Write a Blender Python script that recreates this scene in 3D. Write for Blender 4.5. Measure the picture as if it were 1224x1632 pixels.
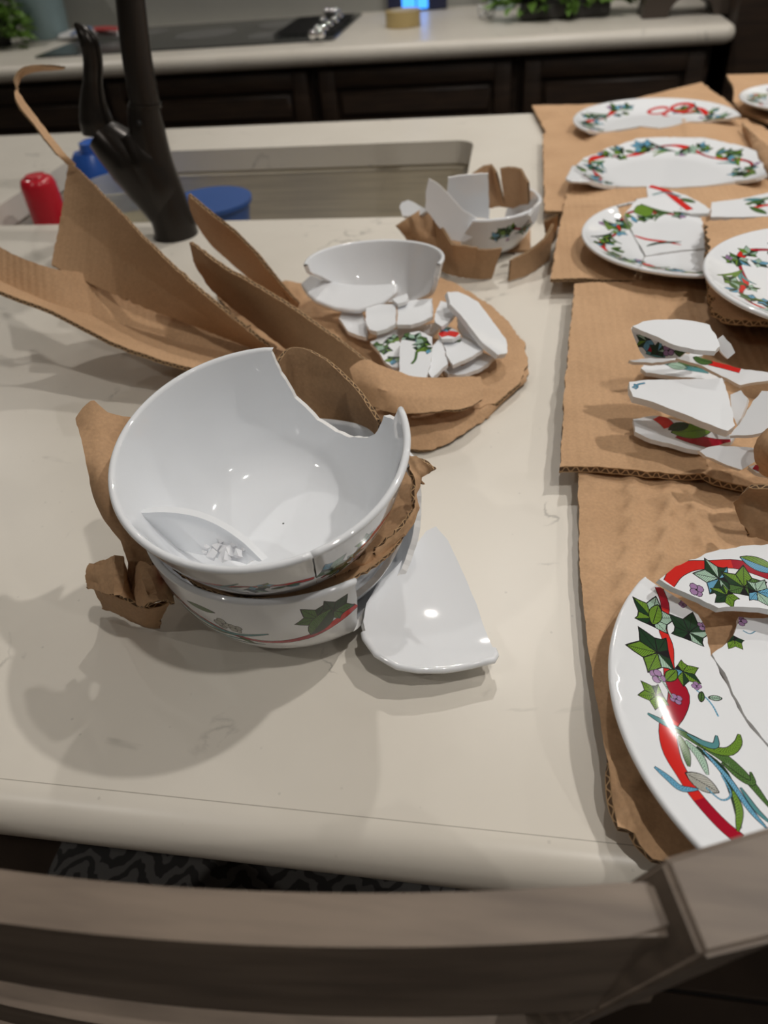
import bpy, bmesh, math, random
import numpy as np
from mathutils import Vector, Matrix, noise
from mathutils.geometry import delaunay_2d_cdt

for _o in list(bpy.data.objects): bpy.data.objects.remove(_o)
SC = bpy.context.scene
COL = SC.collection
PI = math.pi
CT = 0.92          # height of both worktops
CAMH = 1.30

# ------------------------------------------------------------ camera
F = 1180.0
def cam_axes():
    b0, v1 = -1010.0, (-7538.0, -306.0)
    s = (b0 - v1[1]) / (0 - v1[0])
    Z = np.array([s, 1.0, -b0 / F]); Z /= np.linalg.norm(Z)
    X = -np.array([v1[0], -v1[1], -F]); X /= np.linalg.norm(X)
    X -= Z * X.dot(Z); X /= np.linalg.norm(X)
    return np.array([X, np.cross(Z, X), Z])
R = cam_axes()
cam_d = bpy.data.cameras.new('camera')
cam = bpy.data.objects.new('camera', cam_d); COL.objects.link(cam)
cam_d.sensor_fit = 'VERTICAL'; cam_d.sensor_height = 24.0; cam_d.sensor_width = 18.0
cam_d.lens = F / 1632 * 24.0
cam_d.clip_start = 0.01
m = Matrix([list(R[0]) + [0], list(R[1]) + [0], list(R[2]) + [CAMH], [0, 0, 0, 1]])
cam.matrix_world = m
cam_d.dof.use_dof = True; cam_d.dof.focus_distance = 0.455; cam_d.dof.aperture_fstop = 4.6
SC.camera = cam

# ------------------------------------------------------------ world, exposure
W = bpy.data.worlds.new('world'); SC.world = W; W.use_nodes = True
W.node_tree.nodes['Background'].inputs[0].default_value = (0.9, 0.93, 1.0, 1)
W.node_tree.nodes['Background'].inputs[1].default_value = 0.05
SC.view_settings.view_transform = 'Standard'; SC.view_settings.look = 'None'
SC.view_settings.gamma = 1.0; SC.view_settings.use_curve_mapping = False
SC.view_settings.exposure = -0.10

# ------------------------------------------------------------ ceiling downlights (x, y, watts); outer ones raised in power as unseen fill
CEIL = 2.78
CANS = [(0.95, 1.0, 14), (0.06, 1.95, 11), (0.5, -0.1, 7.5), (2.1, 2.3, 9), (-2.4, 2.5, 8), (-0.6, 2.95, 4.5), (1.2, 2.95, 3),
        (-1.3, -0.6, 5), (1.9, -0.7, 8)]
for i, (lx, ly, lw) in enumerate(CANS):
    ld = bpy.data.lights.new('downlight', 'AREA'); ld.shape = 'DISK'; ld.size = 0.065
    ld.energy = lw; ld.color = (1.0, 0.955, 0.895); ld.spread = math.radians(150)
    lo = bpy.data.objects.new('downlight_lamp', ld); COL.objects.link(lo); lo.location = (lx, ly, CEIL - 0.012)

# ------------------------------------------------------------ pixel rays onto real planes
def ray(px, py):
    return R @ np.array([px - 612.0, -(py - 816.0), -F])
def P(px, py, dz=0.0):
    d = ray(px, py); t = (dz + CT - CAMH) / d[2]
    return np.array([d[0] * t, d[1] * t, CT + dz])
def PY(px, py, y):
    d = ray(px, py); t = y / d[1]
    return np.array([d[0] * t, y, CAMH + d[2] * t])
def ray_plane(px, py, O, n):
    d = ray(px, py); c = np.array([0, 0, CAMH])
    return c + d * (np.dot(O - c, n) / np.dot(d, n))

# ------------------------------------------------------------ materials
MATS = {}
def sock(n, k): return n.inputs[k]
def mat(name, col, rough=0.5, metal=0.0, **kw):
    if name in MATS: return MATS[name]
    m = bpy.data.materials.new(name); m.use_nodes = True
    b = m.node_tree.nodes['Principled BSDF']
    b.inputs['Base Color'].default_value = (*col, 1); b.inputs['Roughness'].default_value = rough
    b.inputs['Metallic'].default_value = metal
    for k, v in kw.items():
        b.inputs[k.replace('_', ' ')].default_value = v
    MATS[name] = m
    return m
def nd(m, t, **kw):
    n = m.node_tree.nodes.new(t)
    for k, v in kw.items(): setattr(n, k, v)
    return n
def ln(m, a, b): m.node_tree.links.new(a, b)
def bs(m): return m.node_tree.nodes['Principled BSDF']
def noise_mix(m, c1, c2, scale, coord='Object', detail=4, lo=0.35, hi=0.65, stretch=(1, 1, 1), rough_amp=None):
    tc = nd(m, 'ShaderNodeTexCoord'); mp = nd(m, 'ShaderNodeMapping'); mp.inputs['Scale'].default_value = stretch
    n = nd(m, 'ShaderNodeTexNoise'); n.inputs['Scale'].default_value = scale; n.inputs['Detail'].default_value = detail
    r = nd(m, 'ShaderNodeValToRGB'); r.color_ramp.elements[0].position = lo; r.color_ramp.elements[1].position = hi
    r.color_ramp.elements[0].color = (*c1, 1); r.color_ramp.elements[1].color = (*c2, 1)
    ln(m, tc.outputs[coord], mp.inputs[0]); ln(m, mp.outputs[0], n.inputs['Vector']); ln(m, n.outputs['Fac'], r.inputs[0])
    ln(m, r.outputs[0], bs(m).inputs['Base Color'])
    return tc, mp, n, r
def bump(m, src, strength=0.3, dist=0.002, prev=None):
    b = nd(m, 'ShaderNodeBump'); b.inputs['Strength'].default_value = strength; b.inputs['Distance'].default_value = dist
    ln(m, src, b.inputs['Height'])
    if prev is not None: ln(m, prev, b.inputs['Normal'])
    ln(m, b.outputs[0], bs(m).inputs['Normal'])
    return b.outputs[0]

# porcelain
POR = mat('porcelain', (0.80, 0.825, 0.86), 0.06); bs(POR).inputs['Coat Weight'].default_value = 0.3
bs(POR).inputs['Coat Roughness'].default_value = 0.02
BRK = mat('porcelain_broken_edge', (0.80, 0.80, 0.80), 0.55)
def print_mat(name, col, stripes=None):
    m = mat(name, col, 0.1)
    if stripes:
        uv = nd(m, 'ShaderNodeUVMap', uv_map='UVMap'); sp = nd(m, 'ShaderNodeSeparateXYZ'); ln(m, uv.outputs[0], sp.inputs[0])
        a = nd(m, 'ShaderNodeMath', operation='MULTIPLY'); a.inputs[1].default_value = 1 / 0.00125; ln(m, sp.outputs[1], a.inputs[0])
        ab = nd(m, 'ShaderNodeMath', operation='ABSOLUTE'); ln(m, sp.outputs[0], ab.inputs[0])
        k = nd(m, 'ShaderNodeMath', operation='MULTIPLY'); k.inputs[1].default_value = -700; ln(m, ab.outputs[0], k.inputs[0])
        ad = nd(m, 'ShaderNodeMath', operation='ADD'); ln(m, a.outputs[0], ad.inputs[0]); ln(m, k.outputs[0], ad.inputs[1])
        fr = nd(m, 'ShaderNodeMath', operation='FRACT'); ln(m, ad.outputs[0], fr.inputs[0])
        lt = nd(m, 'ShaderNodeMath', operation='LESS_THAN'); lt.inputs[1].default_value = 0.24; ln(m, fr.outputs[0], lt.inputs[0])
        mx = nd(m, 'ShaderNodeMix', data_type='RGBA'); ln(m, lt.outputs[0], mx.inputs[0])
        mx.inputs[6].default_value = (*col, 1); mx.inputs[7].default_value = (*stripes, 1)
        ln(m, mx.outputs[2], bs(m).inputs['Base Color'])
    return m
PR = {
 'red': print_mat('print_red', (0.62, 0.025, 0.02)), 'crimson': print_mat('print_crimson', (0.36, 0.008, 0.025)),
 'green': print_mat('print_green', (0.17, 0.32, 0.035), (0.02, 0.04, 0.01)),
 'pale': print_mat('print_pale_green', (0.42, 0.60, 0.48), (0.06, 0.12, 0.09)),
 'blue': print_mat('print_sky_blue', (0.16, 0.42, 0.62), (0.02, 0.07, 0.11)),
 'dark': print_mat('print_dark_green', (0.015, 0.045, 0.02)), 'moss': print_mat('print_moss', (0.09, 0.19, 0.05), (0.015, 0.03, 0.012)),
 'teal': print_mat('print_teal', (0.09, 0.26, 0.28)),
 'purple': print_mat('print_mauve', (0.34, 0.20, 0.38)), 'black': print_mat('print_black', (0.012, 0.012, 0.014)),
 'grey': print_mat('print_grey', (0.45, 0.45, 0.40), (0.02, 0.02, 0.02)),
}
PRN = list(PR)

def kraft(name, c1, c2, ridge, rough=0.85):
    m = mat(name, c1, rough)
    tc, mp, n, r = noise_mix(m, c1, c2, 14, lo=0.3, hi=0.7, detail=8)
    n2 = nd(m, 'ShaderNodeTexNoise'); n2.inputs['Scale'].default_value = 420; n2.inputs['Detail'].default_value = 3
    ln(m, tc.outputs['Object'], n2.inputs['Vector'])
    mx = nd(m, 'ShaderNodeMix', data_type='RGBA', blend_type='MULTIPLY'); mx.inputs[0].default_value = 0.35
    ln(m, r.outputs[0], mx.inputs[6]); ln(m, n2.outputs['Fac'], mx.inputs[7])
    ad = nd(m, 'ShaderNodeMix', data_type='RGBA', blend_type='MULTIPLY'); ad.inputs[0].default_value = 1
    ad.inputs[7].default_value = (1.18, 1.18, 1.18, 1); ln(m, mx.outputs[2], ad.inputs[6])
    ln(m, ad.outputs[2], bs(m).inputs['Base Color'])
    b1 = bump(m, n2.outputs['Fac'], 0.25, 0.0006)
    n3 = nd(m, 'ShaderNodeTexNoise'); n3.inputs['Scale'].default_value = 28; n3.inputs['Detail'].default_value = 5
    ln(m, tc.outputs['Object'], n3.inputs['Vector'])
    b2 = bump(m, n3.outputs['Fac'], 0.35, 0.006, b1)
    if ridge:
        uv = nd(m, 'ShaderNodeUVMap', uv_map='UVMap'); sp = nd(m, 'ShaderNodeSeparateXYZ'); ln(m, uv.outputs[0], sp.inputs[0])
        a = nd(m, 'ShaderNodeMath', operation='MULTIPLY'); a.inputs[1].default_value = 2 * PI / 0.0085; ln(m, sp.outputs[0], a.inputs[0])
        s = nd(m, 'ShaderNodeMath', operation='SINE'); ln(m, a.outputs[0], s.inputs[0])
        bump(m, s.outputs[0], ridge, 0.0006, b2)
    return m
KR = kraft('kraft_board', (0.475, 0.29, 0.158), (0.55, 0.345, 0.195), 0.07)
KRR = kraft('kraft_board_ridged', (0.465, 0.285, 0.155), (0.55, 0.345, 0.195), 0.28)
KRD = kraft('kraft_board_brown', (0.35, 0.21, 0.11), (0.43, 0.265, 0.145), 0.08)
def edge_mat():
    m = mat('corrugated_edge', (0.36, 0.22, 0.11), 0.9)
    uv = nd(m, 'ShaderNodeUVMap', uv_map='UVMap'); sp = nd(m, 'ShaderNodeSeparateXYZ'); ln(m, uv.outputs[0], sp.inputs[0])
    a = nd(m, 'ShaderNodeMath', operation='MULTIPLY'); a.inputs[1].default_value = 2 * PI / 0.0075; ln(m, sp.outputs[0], a.inputs[0])
    s = nd(m, 'ShaderNodeMath', operation='SINE'); ln(m, a.outputs[0], s.inputs[0])
    h = nd(m, 'ShaderNodeMath', operation='MULTIPLY_ADD'); h.inputs[1].default_value = 0.38; h.inputs[2].default_value = 0.5; ln(m, s.outputs[0], h.inputs[0])
    d = nd(m, 'ShaderNodeMath', operation='SUBTRACT'); ln(m, sp.outputs[1], d.inputs[0]); ln(m, h.outputs[0], d.inputs[1])
    ab = nd(m, 'ShaderNodeMath', operation='ABSOLUTE'); ln(m, d.outputs[0], ab.inputs[0])
    c = nd(m, 'ShaderNodeMath', operation='GREATER_THAN'); c.inputs[1].default_value = 0.16; ln(m, ab.outputs[0], c.inputs[0])
    v = nd(m, 'ShaderNodeMath', operation='SUBTRACT'); v.inputs[1].default_value = 0.5; ln(m, sp.outputs[1], v.inputs[0])
    va = nd(m, 'ShaderNodeMath', operation='ABSOLUTE'); ln(m, v.outputs[0], va.inputs[0])
    vl = nd(m, 'ShaderNodeMath', operation='LESS_THAN'); vl.inputs[1].default_value = 0.36; ln(m, va.outputs[0], vl.inputs[0])
    mu = nd(m, 'ShaderNodeMath', operation='MULTIPLY'); ln(m, c.outputs[0], mu.inputs[0]); ln(m, vl.outputs[0], mu.inputs[1])
    mx = nd(m, 'ShaderNodeMix', data_type='RGBA'); ln(m, mu.outputs[0], mx.inputs[0])
    mx.inputs[6].default_value = (0.42, 0.27, 0.14, 1); mx.inputs[7].default_value = (0.09, 0.05, 0.025, 1)
    ln(m, mx.outputs[2], bs(m).inputs['Base Color'])
    return m
KE = edge_mat()

def quartz():
    m = mat('quartz', (0.68, 0.63, 0.55), 0.34, Specular_IOR_Level=0.4)
    tc, mp, n, r = noise_mix(m, (0.66, 0.62, 0.55), (0.71, 0.67, 0.60), 5, detail=6)
    # sparse grey veins: thin band of a distorted noise, masked by another
    v = nd(m, 'ShaderNodeTexNoise'); v.inputs['Scale'].default_value = 4.2; v.inputs['Detail'].default_value = 9; v.inputs['Distortion'].default_value = 1.6
    ln(m, tc.outputs['Object'], v.inputs['Vector'])
    d = nd(m, 'ShaderNodeMath', operation='SUBTRACT'); d.inputs[1].default_value = 0.5; ln(m, v.outputs['Fac'], d.inputs[0])
    ab = nd(m, 'ShaderNodeMath', operation='ABSOLUTE'); ln(m, d.outputs[0], ab.inputs[0])
    rr = nd(m, 'ShaderNodeValToRGB'); rr.color_ramp.elements[0].position = 0.0; rr.color_ramp.elements[0].color = (1, 1, 1, 1)
    rr.color_ramp.elements[1].position = 0.011; rr.color_ramp.elements[1].color = (0, 0, 0, 1); ln(m, ab.outputs[0], rr.inputs[0])
    k = nd(m, 'ShaderNodeTexNoise'); k.inputs['Scale'].default_value = 13; k.inputs['Detail'].default_value = 3
    ln(m, tc.outputs['Object'], k.inputs['Vector'])
    kr = nd(m, 'ShaderNodeValToRGB'); kr.color_ramp.elements[0].position = 0.55; kr.color_ramp.elements[1].position = 0.63
    kr.color_ramp.elements[1].color = (0.75, 0.75, 0.75, 1); ln(m, k.outputs['Fac'], kr.inputs[0])
    mu = nd(m, 'ShaderNodeMath', operation='MULTIPLY'); ln(m, rr.outputs[0], mu.inputs[0]); ln(m, kr.outputs[0], mu.inputs[1])
    # specks
    vo = nd(m, 'ShaderNodeTexVoronoi'); vo.inputs['Scale'].default_value = 55; ln(m, tc.outputs['Object'], vo.inputs['Vector'])
    vr = nd(m, 'ShaderNodeValToRGB'); vr.color_ramp.elements[0].position = 0.03; vr.color_ramp.elements[0].color = (0.30, 0.30, 0.30, 1)
    vr.color_ramp.elements[1].position = 0.07; vr.color_ramp.elements[1].color = (0, 0, 0, 1); ln(m, vo.outputs['Distance'], vr.inputs[0])
    mxx = nd(m, 'ShaderNodeMath', operation='MAXIMUM'); ln(m, mu.outputs[0], mxx.inputs[0]); ln(m, vr.outputs[0], mxx.inputs[1])
    mx = nd(m, 'ShaderNodeMix', data_type='RGBA'); ln(m, mxx.outputs[0], mx.inputs[0]); ln(m, r.outputs[0], mx.inputs[6])
    mx.inputs[7].default_value = (0.33, 0.31, 0.28, 1); ln(m, mx.outputs[2], bs(m).inputs['Base Color'])
    return m
QZ = quartz()
BLK = mat('oil_rubbed_bronze', (0.028, 0.024, 0.021), 0.28, 0.6)
STEEL = mat('brushed_steel', (0.50, 0.47, 0.41), 0.42, 0.55)
tc_, mp_, n_, r_ = noise_mix(STEEL, (0.58, 0.53, 0.43), (0.70, 0.64, 0.52), 6, stretch=(1, 1, 30))
WOOD = mat('espresso_wood', (0.045, 0.024, 0.013), 0.55)
noise_mix(WOOD, (0.018, 0.010, 0.006), (0.036, 0.020, 0.011), 8, stretch=(1, 1, 9))
CHW = mat('grey_brown_chair_wood', (0.20, 0.15, 0.11), 0.52)
noise_mix(CHW, (0.13, 0.10, 0.078), (0.215, 0.168, 0.13), 9, stretch=(1.2, 9, 9), detail=6)
WALLM = mat('painted_wall', (0.42, 0.42, 0.40), 0.7); noise_mix(WALLM, (0.41, 0.41, 0.39), (0.44, 0.43, 0.41), 3)
SPL = mat('glazed_backsplash', (0.33, 0.33, 0.31), 0.3); noise_mix(SPL, (0.31, 0.31, 0.29), (0.36, 0.36, 0.33), 2)
CEILM = mat('ceiling_paint', (0.75, 0.73, 0.69), 0.8); noise_mix(CEILM, (0.73, 0.71, 0.67), (0.77, 0.75, 0.71), 5)
FLR = mat('dark_floor_tile', (0.07, 0.048, 0.035), 0.4); noise_mix(FLR, (0.055, 0.038, 0.028), (0.095, 0.066, 0.048), 5, detail=7)
GLASSBLK = mat('black_glass', (0.035, 0.037, 0.036), 0.12); noise_mix(GLASSBLK, (0.030, 0.032, 0.031), (0.042, 0.044, 0.042), 3)

# ------------------------------------------------------------ object helpers
def tag(o, label=None, cat=None, group=None, kind=None):
    if label: o['label'] = label
    if cat: o['category'] = cat
    if group: o['group'] = group
    if kind: o['kind'] = kind
    return o
def empty(name, loc, label=None, cat=None, group=None):
    o = bpy.data.objects.new(name, None); COL.objects.link(o); o.location = loc; o.empty_display_size = 0.03
    return tag(o, label, cat, group)
def link(name, me, mats, parent=None, center=True):
    """mesh given in world coordinates; origin goes to the foot of its box"""
    n = len(me.vertices); co = np.empty(n * 3); me.vertices.foreach_get('co', co); co = co.reshape(-1, 3)
    c = (co.min(0) + co.max(0)) / 2; c[2] = co[:, 2].min()
    me.vertices.foreach_set('co', (co - c).ravel()); me.update()
    o = bpy.data.objects.new(name, me); COL.objects.link(o)
    for mm in mats: me.materials.append(mm)
    if parent is not None:
        o.parent = parent; pl = np.array(parent.location)
        g = parent.parent
        while g is not None: pl = pl + np.array(g.location); g = g.parent
        o.location = c - pl
    else: o.location = c
    return o
def from_bm(name, bm, mats, parent=None, smooth=False):
    if not isinstance(mats, (list, tuple)): mats = [mats]
    me = bpy.data.meshes.new(name); bmesh.ops.recalc_face_normals(bm, faces=bm.faces); bm.to_mesh(me); bm.free()
    if smooth:
        for p in me.polygons: p.use_smooth = True
        me.set_sharp_from_angle(angle=math.radians(40))
    return link(name, me, mats, parent)
def box(bm, x0, x1, y0, y1, z0, z1, bev=0.0, seg=2):
    r = bmesh.ops.create_cube(bm, size=1.0)['verts']
    for v in r: v.co = Vector(((x0 + x1) / 2 + v.co.x * (x1 - x0), (y0 + y1) / 2 + v.co.y * (y1 - y0), (z0 + z1) / 2 + v.co.z * (z1 - z0)))
    if bev:
        es = list({e for v in r for e in v.link_edges})
        bmesh.ops.bevel(bm, geom=es, offset=bev, segments=seg, affect='EDGES', profile=0.5)
def boxo(name, m, parent, *a, bev=0.0, seg=2):
    bm = bmesh.new(); box(bm, *a, bev=bev, seg=seg); return from_bm(name, bm, m, parent, smooth=bev > 0)
def tube(bm, pts, rad, n=20, cap=True, flat=None):
    pts = [np.array(p, float) for p in pts]; rings = []
    up = None
    for i, p in enumerate(pts):
        d = pts[min(i + 1, len(pts) - 1)] - pts[max(i - 1, 0)]; d /= np.linalg.norm(d)
        if up is None:
            up = np.cross(d, [0, 1, 0.01]);
            if np.linalg.norm(up) < 0.1: up = np.cross(d, [1, 0, 0])
        up = up - d * up.dot(d); up /= np.linalg.norm(up); sd = np.cross(d, up)
        r = rad[i] if hasattr(rad, '__len__') else rad
        fx = flat if flat else 1.0
        rings.append([bm.verts.new(p + up * r * math.cos(2 * PI * k / n) + sd * r * fx * math.sin(2 * PI * k / n)) for k in range(n)])
    for a, b in zip(rings, rings[1:]):
        for k in range(n): bm.faces.new((a[k], a[(k + 1) % n], b[(k + 1) % n], b[k]))
    if cap:
        bm.faces.new(rings[0]); bm.faces.new(rings[-1][::-1])
def spline(pts, n):
    """Catmull-Rom through points (any dimension), n samples"""
    p = np.array(pts, float)
    if len(p) < 3:
        t = np.linspace(0, 1, n)[:, None]; return p[0] * (1 - t) + p[-1] * t
    q = np.vstack([2 * p[0] - p[1], p, 2 * p[-1] - p[-2]]); out = []
    for t in np.linspace(0, len(p) - 1 - 1e-9, n):
        i = int(t); f = t - i; a, b, c, d = q[i:i + 4]
        out.append(0.5 * (2 * b + (c - a) * f + (2 * a - 5 * b + 4 * c - d) * f * f + (3 * b - a - 3 * c + d) * f ** 3))
    return np.array(out)
def lathe(bm, c, prof, n=28, axis=None):
    rings = []
    for r, z in prof:
        rings.append([bm.verts.new((c[0] + max(r, 1e-5) * math.cos(2 * PI * k / n), c[1] + max(r, 1e-5) * math.sin(2 * PI * k / n), c[2] + z)) for k in range(n)])
    for a, b in zip(rings, rings[1:]):
        for k in range(n): bm.faces.new((a[k], a[(k + 1) % n], b[(k + 1) % n], b[k]))
    bm.faces.new(rings[0][::-1]); bm.faces.new(rings[-1])

def pip(x, y, poly):
    c = False; j = len(poly) - 1
    for i in range(len(poly)):
        xi, yi = poly[i]; xj, yj = poly[j]
        if (yi > y) != (yj > y) and x < (xj - xi) * (y - yi) / (yj - yi) + xi: c = not c
        j = i
    return c
def pdist(x, y, A):
    B = np.roll(A, -1, 0); d = B - A; L = (d ** 2).sum(1) + 1e-15
    t = np.clip(((x - A[:, 0]) * d[:, 0] + (y - A[:, 1]) * d[:, 1]) / L, 0, 1)
    q = A + d * t[:, None]; return math.sqrt((((q - [x, y]) ** 2).sum(1)).min())

def shell(name, poly, surf, t, grid, mats, edge_mat=1, rim=None, decals=(), holes=(), uvf=None, rimseg=5, parent=None, nowall=None, bulge=0.5):
    """A sheet of real thickness over a region of a surface. surf(u,v)->(point, normal) with arrays.
    decals: (polygon, material index, frame) printed on the top face; rim(u,v)->bool rounds that edge."""
    A = np.array(poly)
    if ((A[:, 0] * np.roll(A[:, 1], -1) - np.roll(A[:, 0], -1) * A[:, 1]).sum()) < 0: A = A[::-1]
    poly = A.tolist()
    x0, y0 = A.min(0); x1, y1 = A.max(0)
    vs, es = [], []
    def addp(q):
        k = len(vs); vs.extend(tuple(p) for p in q); es.extend((k + i, k + (i + 1) % len(q)) for i in range(len(q)))
    addp(poly)
    for hp in holes: addp(hp)
    keep = []
    for dp, mi, fr in decals:
        D = np.array(dp)
        if D[:, 0].max() < x0 or D[:, 0].min() > x1 or D[:, 1].max() < y0 or D[:, 1].min() > y1: continue
        addp(dp); keep.append((D, mi, fr))
    nx = int((x1 - x0) / grid) + 1; ny = int((y1 - y0) / grid) + 1
    for i in range(nx + 1):
        for j in range(ny + 1):
            x = x0 + (i + (0.5 if j % 2 else 0)) * grid; y = y0 + j * grid
            if pip(x, y, poly) and pdist(x, y, A) > grid * 0.35: vs.append((x, y))
    ov, oe, of, a_, b_, c_ = delaunay_2d_cdt([Vector(v) for v in vs], es, [], 0, 1e-7, False)
    UV = np.array([list(v) for v in ov]); T = np.array([list(f) for f in of]); C = UV[T].mean(1)
    def inside(C, Q):
        Q = np.array(Q); X, Y = C[:, 0], C[:, 1]; r = np.zeros(len(C), bool); Pq = np.roll(Q, 1, 0)
        for (xi, yi), (xj, yj) in zip(Q, Pq):
            if yi == yj: continue
            r ^= ((yi > Y) != (yj > Y)) & (X < (xj - xi) * (Y - yi) / (yj - yi) + xi)
        return r
    ok = inside(C, poly)
    for hp in holes: ok &= ~inside(C, hp)
    T = T[ok]; C = C[ok]; own = np.full(len(T), -1)
    for k, (D, mi, fr) in enumerate(keep):
        l, h = D.min(0), D.max(0); ix = np.where((C[:, 0] >= l[0]) & (C[:, 0] <= h[0]) & (C[:, 1] >= l[1]) & (C[:, 1] <= h[1]))[0]
        if len(ix): own[ix[inside(C[ix], D)]] = k
    tri = [tuple(int(i) for i in f) for f in T]; tm = [None if k < 0 else keep[k][1:] for k in own]
    cnt = {}
    for f in tri:
        for a, b in zip(f, f[1:] + f[:1]): cnt[(a, b)] = 1
    bnd = [(a, b) for (a, b) in cnt if (b, a) not in cnt]
    PT, N = surf(UV[:, 0], UV[:, 1])
    n = len(UV); V = [tuple(p) for p in PT] + [tuple(p) for p in (PT - N * t)]
    Fc, Mi, Nn, UVs = [], [], [], []
    uvw = UV if uvf is None else uvf(UV)
    for f, d in zip(tri, tm):
        Fc.append(f); Mi.append(0 if d is None else 2 + d[0]); Nn += [tuple(N[i]) for i in f]
        if d is not None and d[1] is not None:
            cx, cy, an = d[1]; ca, sa = math.cos(an), math.sin(an)
            UVs += [(-(UV[i][0] - cx) * sa + (UV[i][1] - cy) * ca, (UV[i][0] - cx) * ca + (UV[i][1] - cy) * sa) for i in f]
        else: UVs += [tuple(uvw[i]) for i in f]
        Fc.append(tuple(i + n for i in reversed(f))); Mi.append(0); Nn += [tuple(-N[i]) for i in reversed(f)]; UVs += [tuple(uvw[i]) for i in reversed(f)]
    # walls
    nxt = {a: b for a, b in bnd}; acc = {}
    out = {}
    for a, b in bnd:
        e = PT[b] - PT[a]
        for i in (a, b):
            o = np.cross(e, N[i]); out[i] = out.get(i, 0) + o / (np.linalg.norm(o) + 1e-12)
    for i in out: out[i] = out[i] / (np.linalg.norm(out[i]) + 1e-12)
    ringcache = {}
    def ring(i, rs):
        k = (i, rs)
        if k in ringcache: return ringcache[k]
        if not rs: r = [i, i + n]
        else:
            r = [i]
            for q in range(1, rimseg):
                th = PI * q / rimseg
                p = PT[i] - N[i] * t * (0.5 - 0.5 * math.cos(th)) + out[i] * t * bulge * math.sin(th)
                V.append(tuple(p)); r.append(len(V) - 1)
            r.append(i + n)
        ringcache[k] = r; return r
    L = 0.0; lenat = {}
    seen = set()
    for s in list(nxt):
        if s in seen: continue
        c = s; L = 0
        while c not in seen:
            seen.add(c); lenat[c] = L; d = nxt.get(c)
            if d is None: break
            L += np.linalg.norm(PT[d] - PT[c]); c = d
    for a, b in bnd:
        if nowall is not None and nowall(UV[a]) and nowall(UV[b]): continue
        rs = bool(rim is not None and rim(*UV[a]) and rim(*UV[b]))
        ra, rb = ring(a, rs), ring(b, rs); K = len(ra) - 1
        for q in range(K):
            Fc.append((ra[q], ra[q + 1], rb[q + 1], rb[q])); Mi.append(0 if rs else edge_mat)
            if rs:
                def nn(i, qq):
                    th = PI * qq / K; v = N[i] * math.cos(th) + out[i] * math.sin(th); return tuple(v)
                Nn += [nn(a, q), nn(a, q + 1), nn(b, q + 1), nn(b, q)]
            else:
                e = PT[b] - PT[a]; fn = np.cross(e, N[a]); fn = tuple(fn / (np.linalg.norm(fn) + 1e-12)); Nn += [fn] * 4
            la = lenat[a]; lb = la + np.linalg.norm(PT[b] - PT[a])
            UVs += [(la, 1 - q / K), (la, 1 - (q + 1) / K), (lb, 1 - (q + 1) / K), (lb, 1 - q / K)]
    me = bpy.data.meshes.new(name); me.from_pydata(V, [], Fc)
    me.polygons.foreach_set('material_index', Mi)
    me.polygons.foreach_set('use_smooth', [True] * len(Fc))
    ul = me.uv_layers.new(name='UVMap'); ul.data.foreach_set('uv', np.array(UVs, float).ravel())
    me.normals_split_custom_set([tuple(x) for x in Nn])
    return link(name, me, mats, parent)
PMATS = [POR, BRK] + [PR[k] for k in PRN]
# ------------------------------------------------------------ printed garland shapes (flat print on the glaze)
def pm(k): return PRN.index(k)
def strip(path, w, col, outline=0.0004, taper=False, alt=None):
    p = np.array(path, float); d = np.gradient(p, axis=0); d /= np.linalg.norm(d, axis=1)[:, None] + 1e-12
    nrm = np.c_[-d[:, 1], d[:, 0]]; n = len(p); out = []
    ww = np.array([w(i / (n - 1)) if callable(w) else w for i in range(n)], float)
    if taper: ww = ww * np.sin(np.linspace(0.12, PI - 0.08, n)) ** 0.7
    def quads(ws, mi):
        for i in range(n - 1):
            out.append(([tuple(p[i] + nrm[i] * ws[i]), tuple(p[i] - nrm[i] * ws[i]), tuple(p[i + 1] - nrm[i + 1] * ws[i + 1]), tuple(p[i + 1] + nrm[i + 1] * ws[i + 1])],
                        mi(i) if callable(mi) else mi, (p[i][0], p[i][1], math.atan2(d[i][1], d[i][0]))))
    if outline: quads(ww / 2 + outline, pm('black'))
    quads(ww / 2, (lambda i: pm(alt(i / n))) if alt else pm(col))
    return out
def leaf(c, L, w, ang, col, col2=None, outline=0.00045):
    ca, sa = math.cos(ang), math.sin(ang); T = lambda x, y: (c[0] + x * ca - y * sa, c[1] + x * sa + y * ca)
    xs = np.linspace(0, 1, 8); hw = np.sin(xs * PI) ** 0.8 * w / 2
    up = [T(x * L, h) for x, h in zip(xs, hw)]; dn = [T(x * L, -h) for x, h in zip(xs[1:-1], hw[1:-1])][::-1]
    o = outline; uo = [T(x * (L + 2 * o) - o, h + o) for x, h in zip(xs, hw)]; do = [T(x * (L + 2 * o) - o, -h - o) for x, h in zip(xs, hw)][::-1]
    mid = [T(x * L, 0.0002) for x in xs[1:-1]][::-1]; mid2 = [T(x * L, -0.0002) for x in xs[1:-1]]
    fr = (c[0], c[1], ang)
    return [(uo + do, pm('black'), fr), (up + mid, pm(col), fr), ([up[0]] + mid2 + [up[-1]] + dn, pm(col2 or col), fr)]
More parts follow.
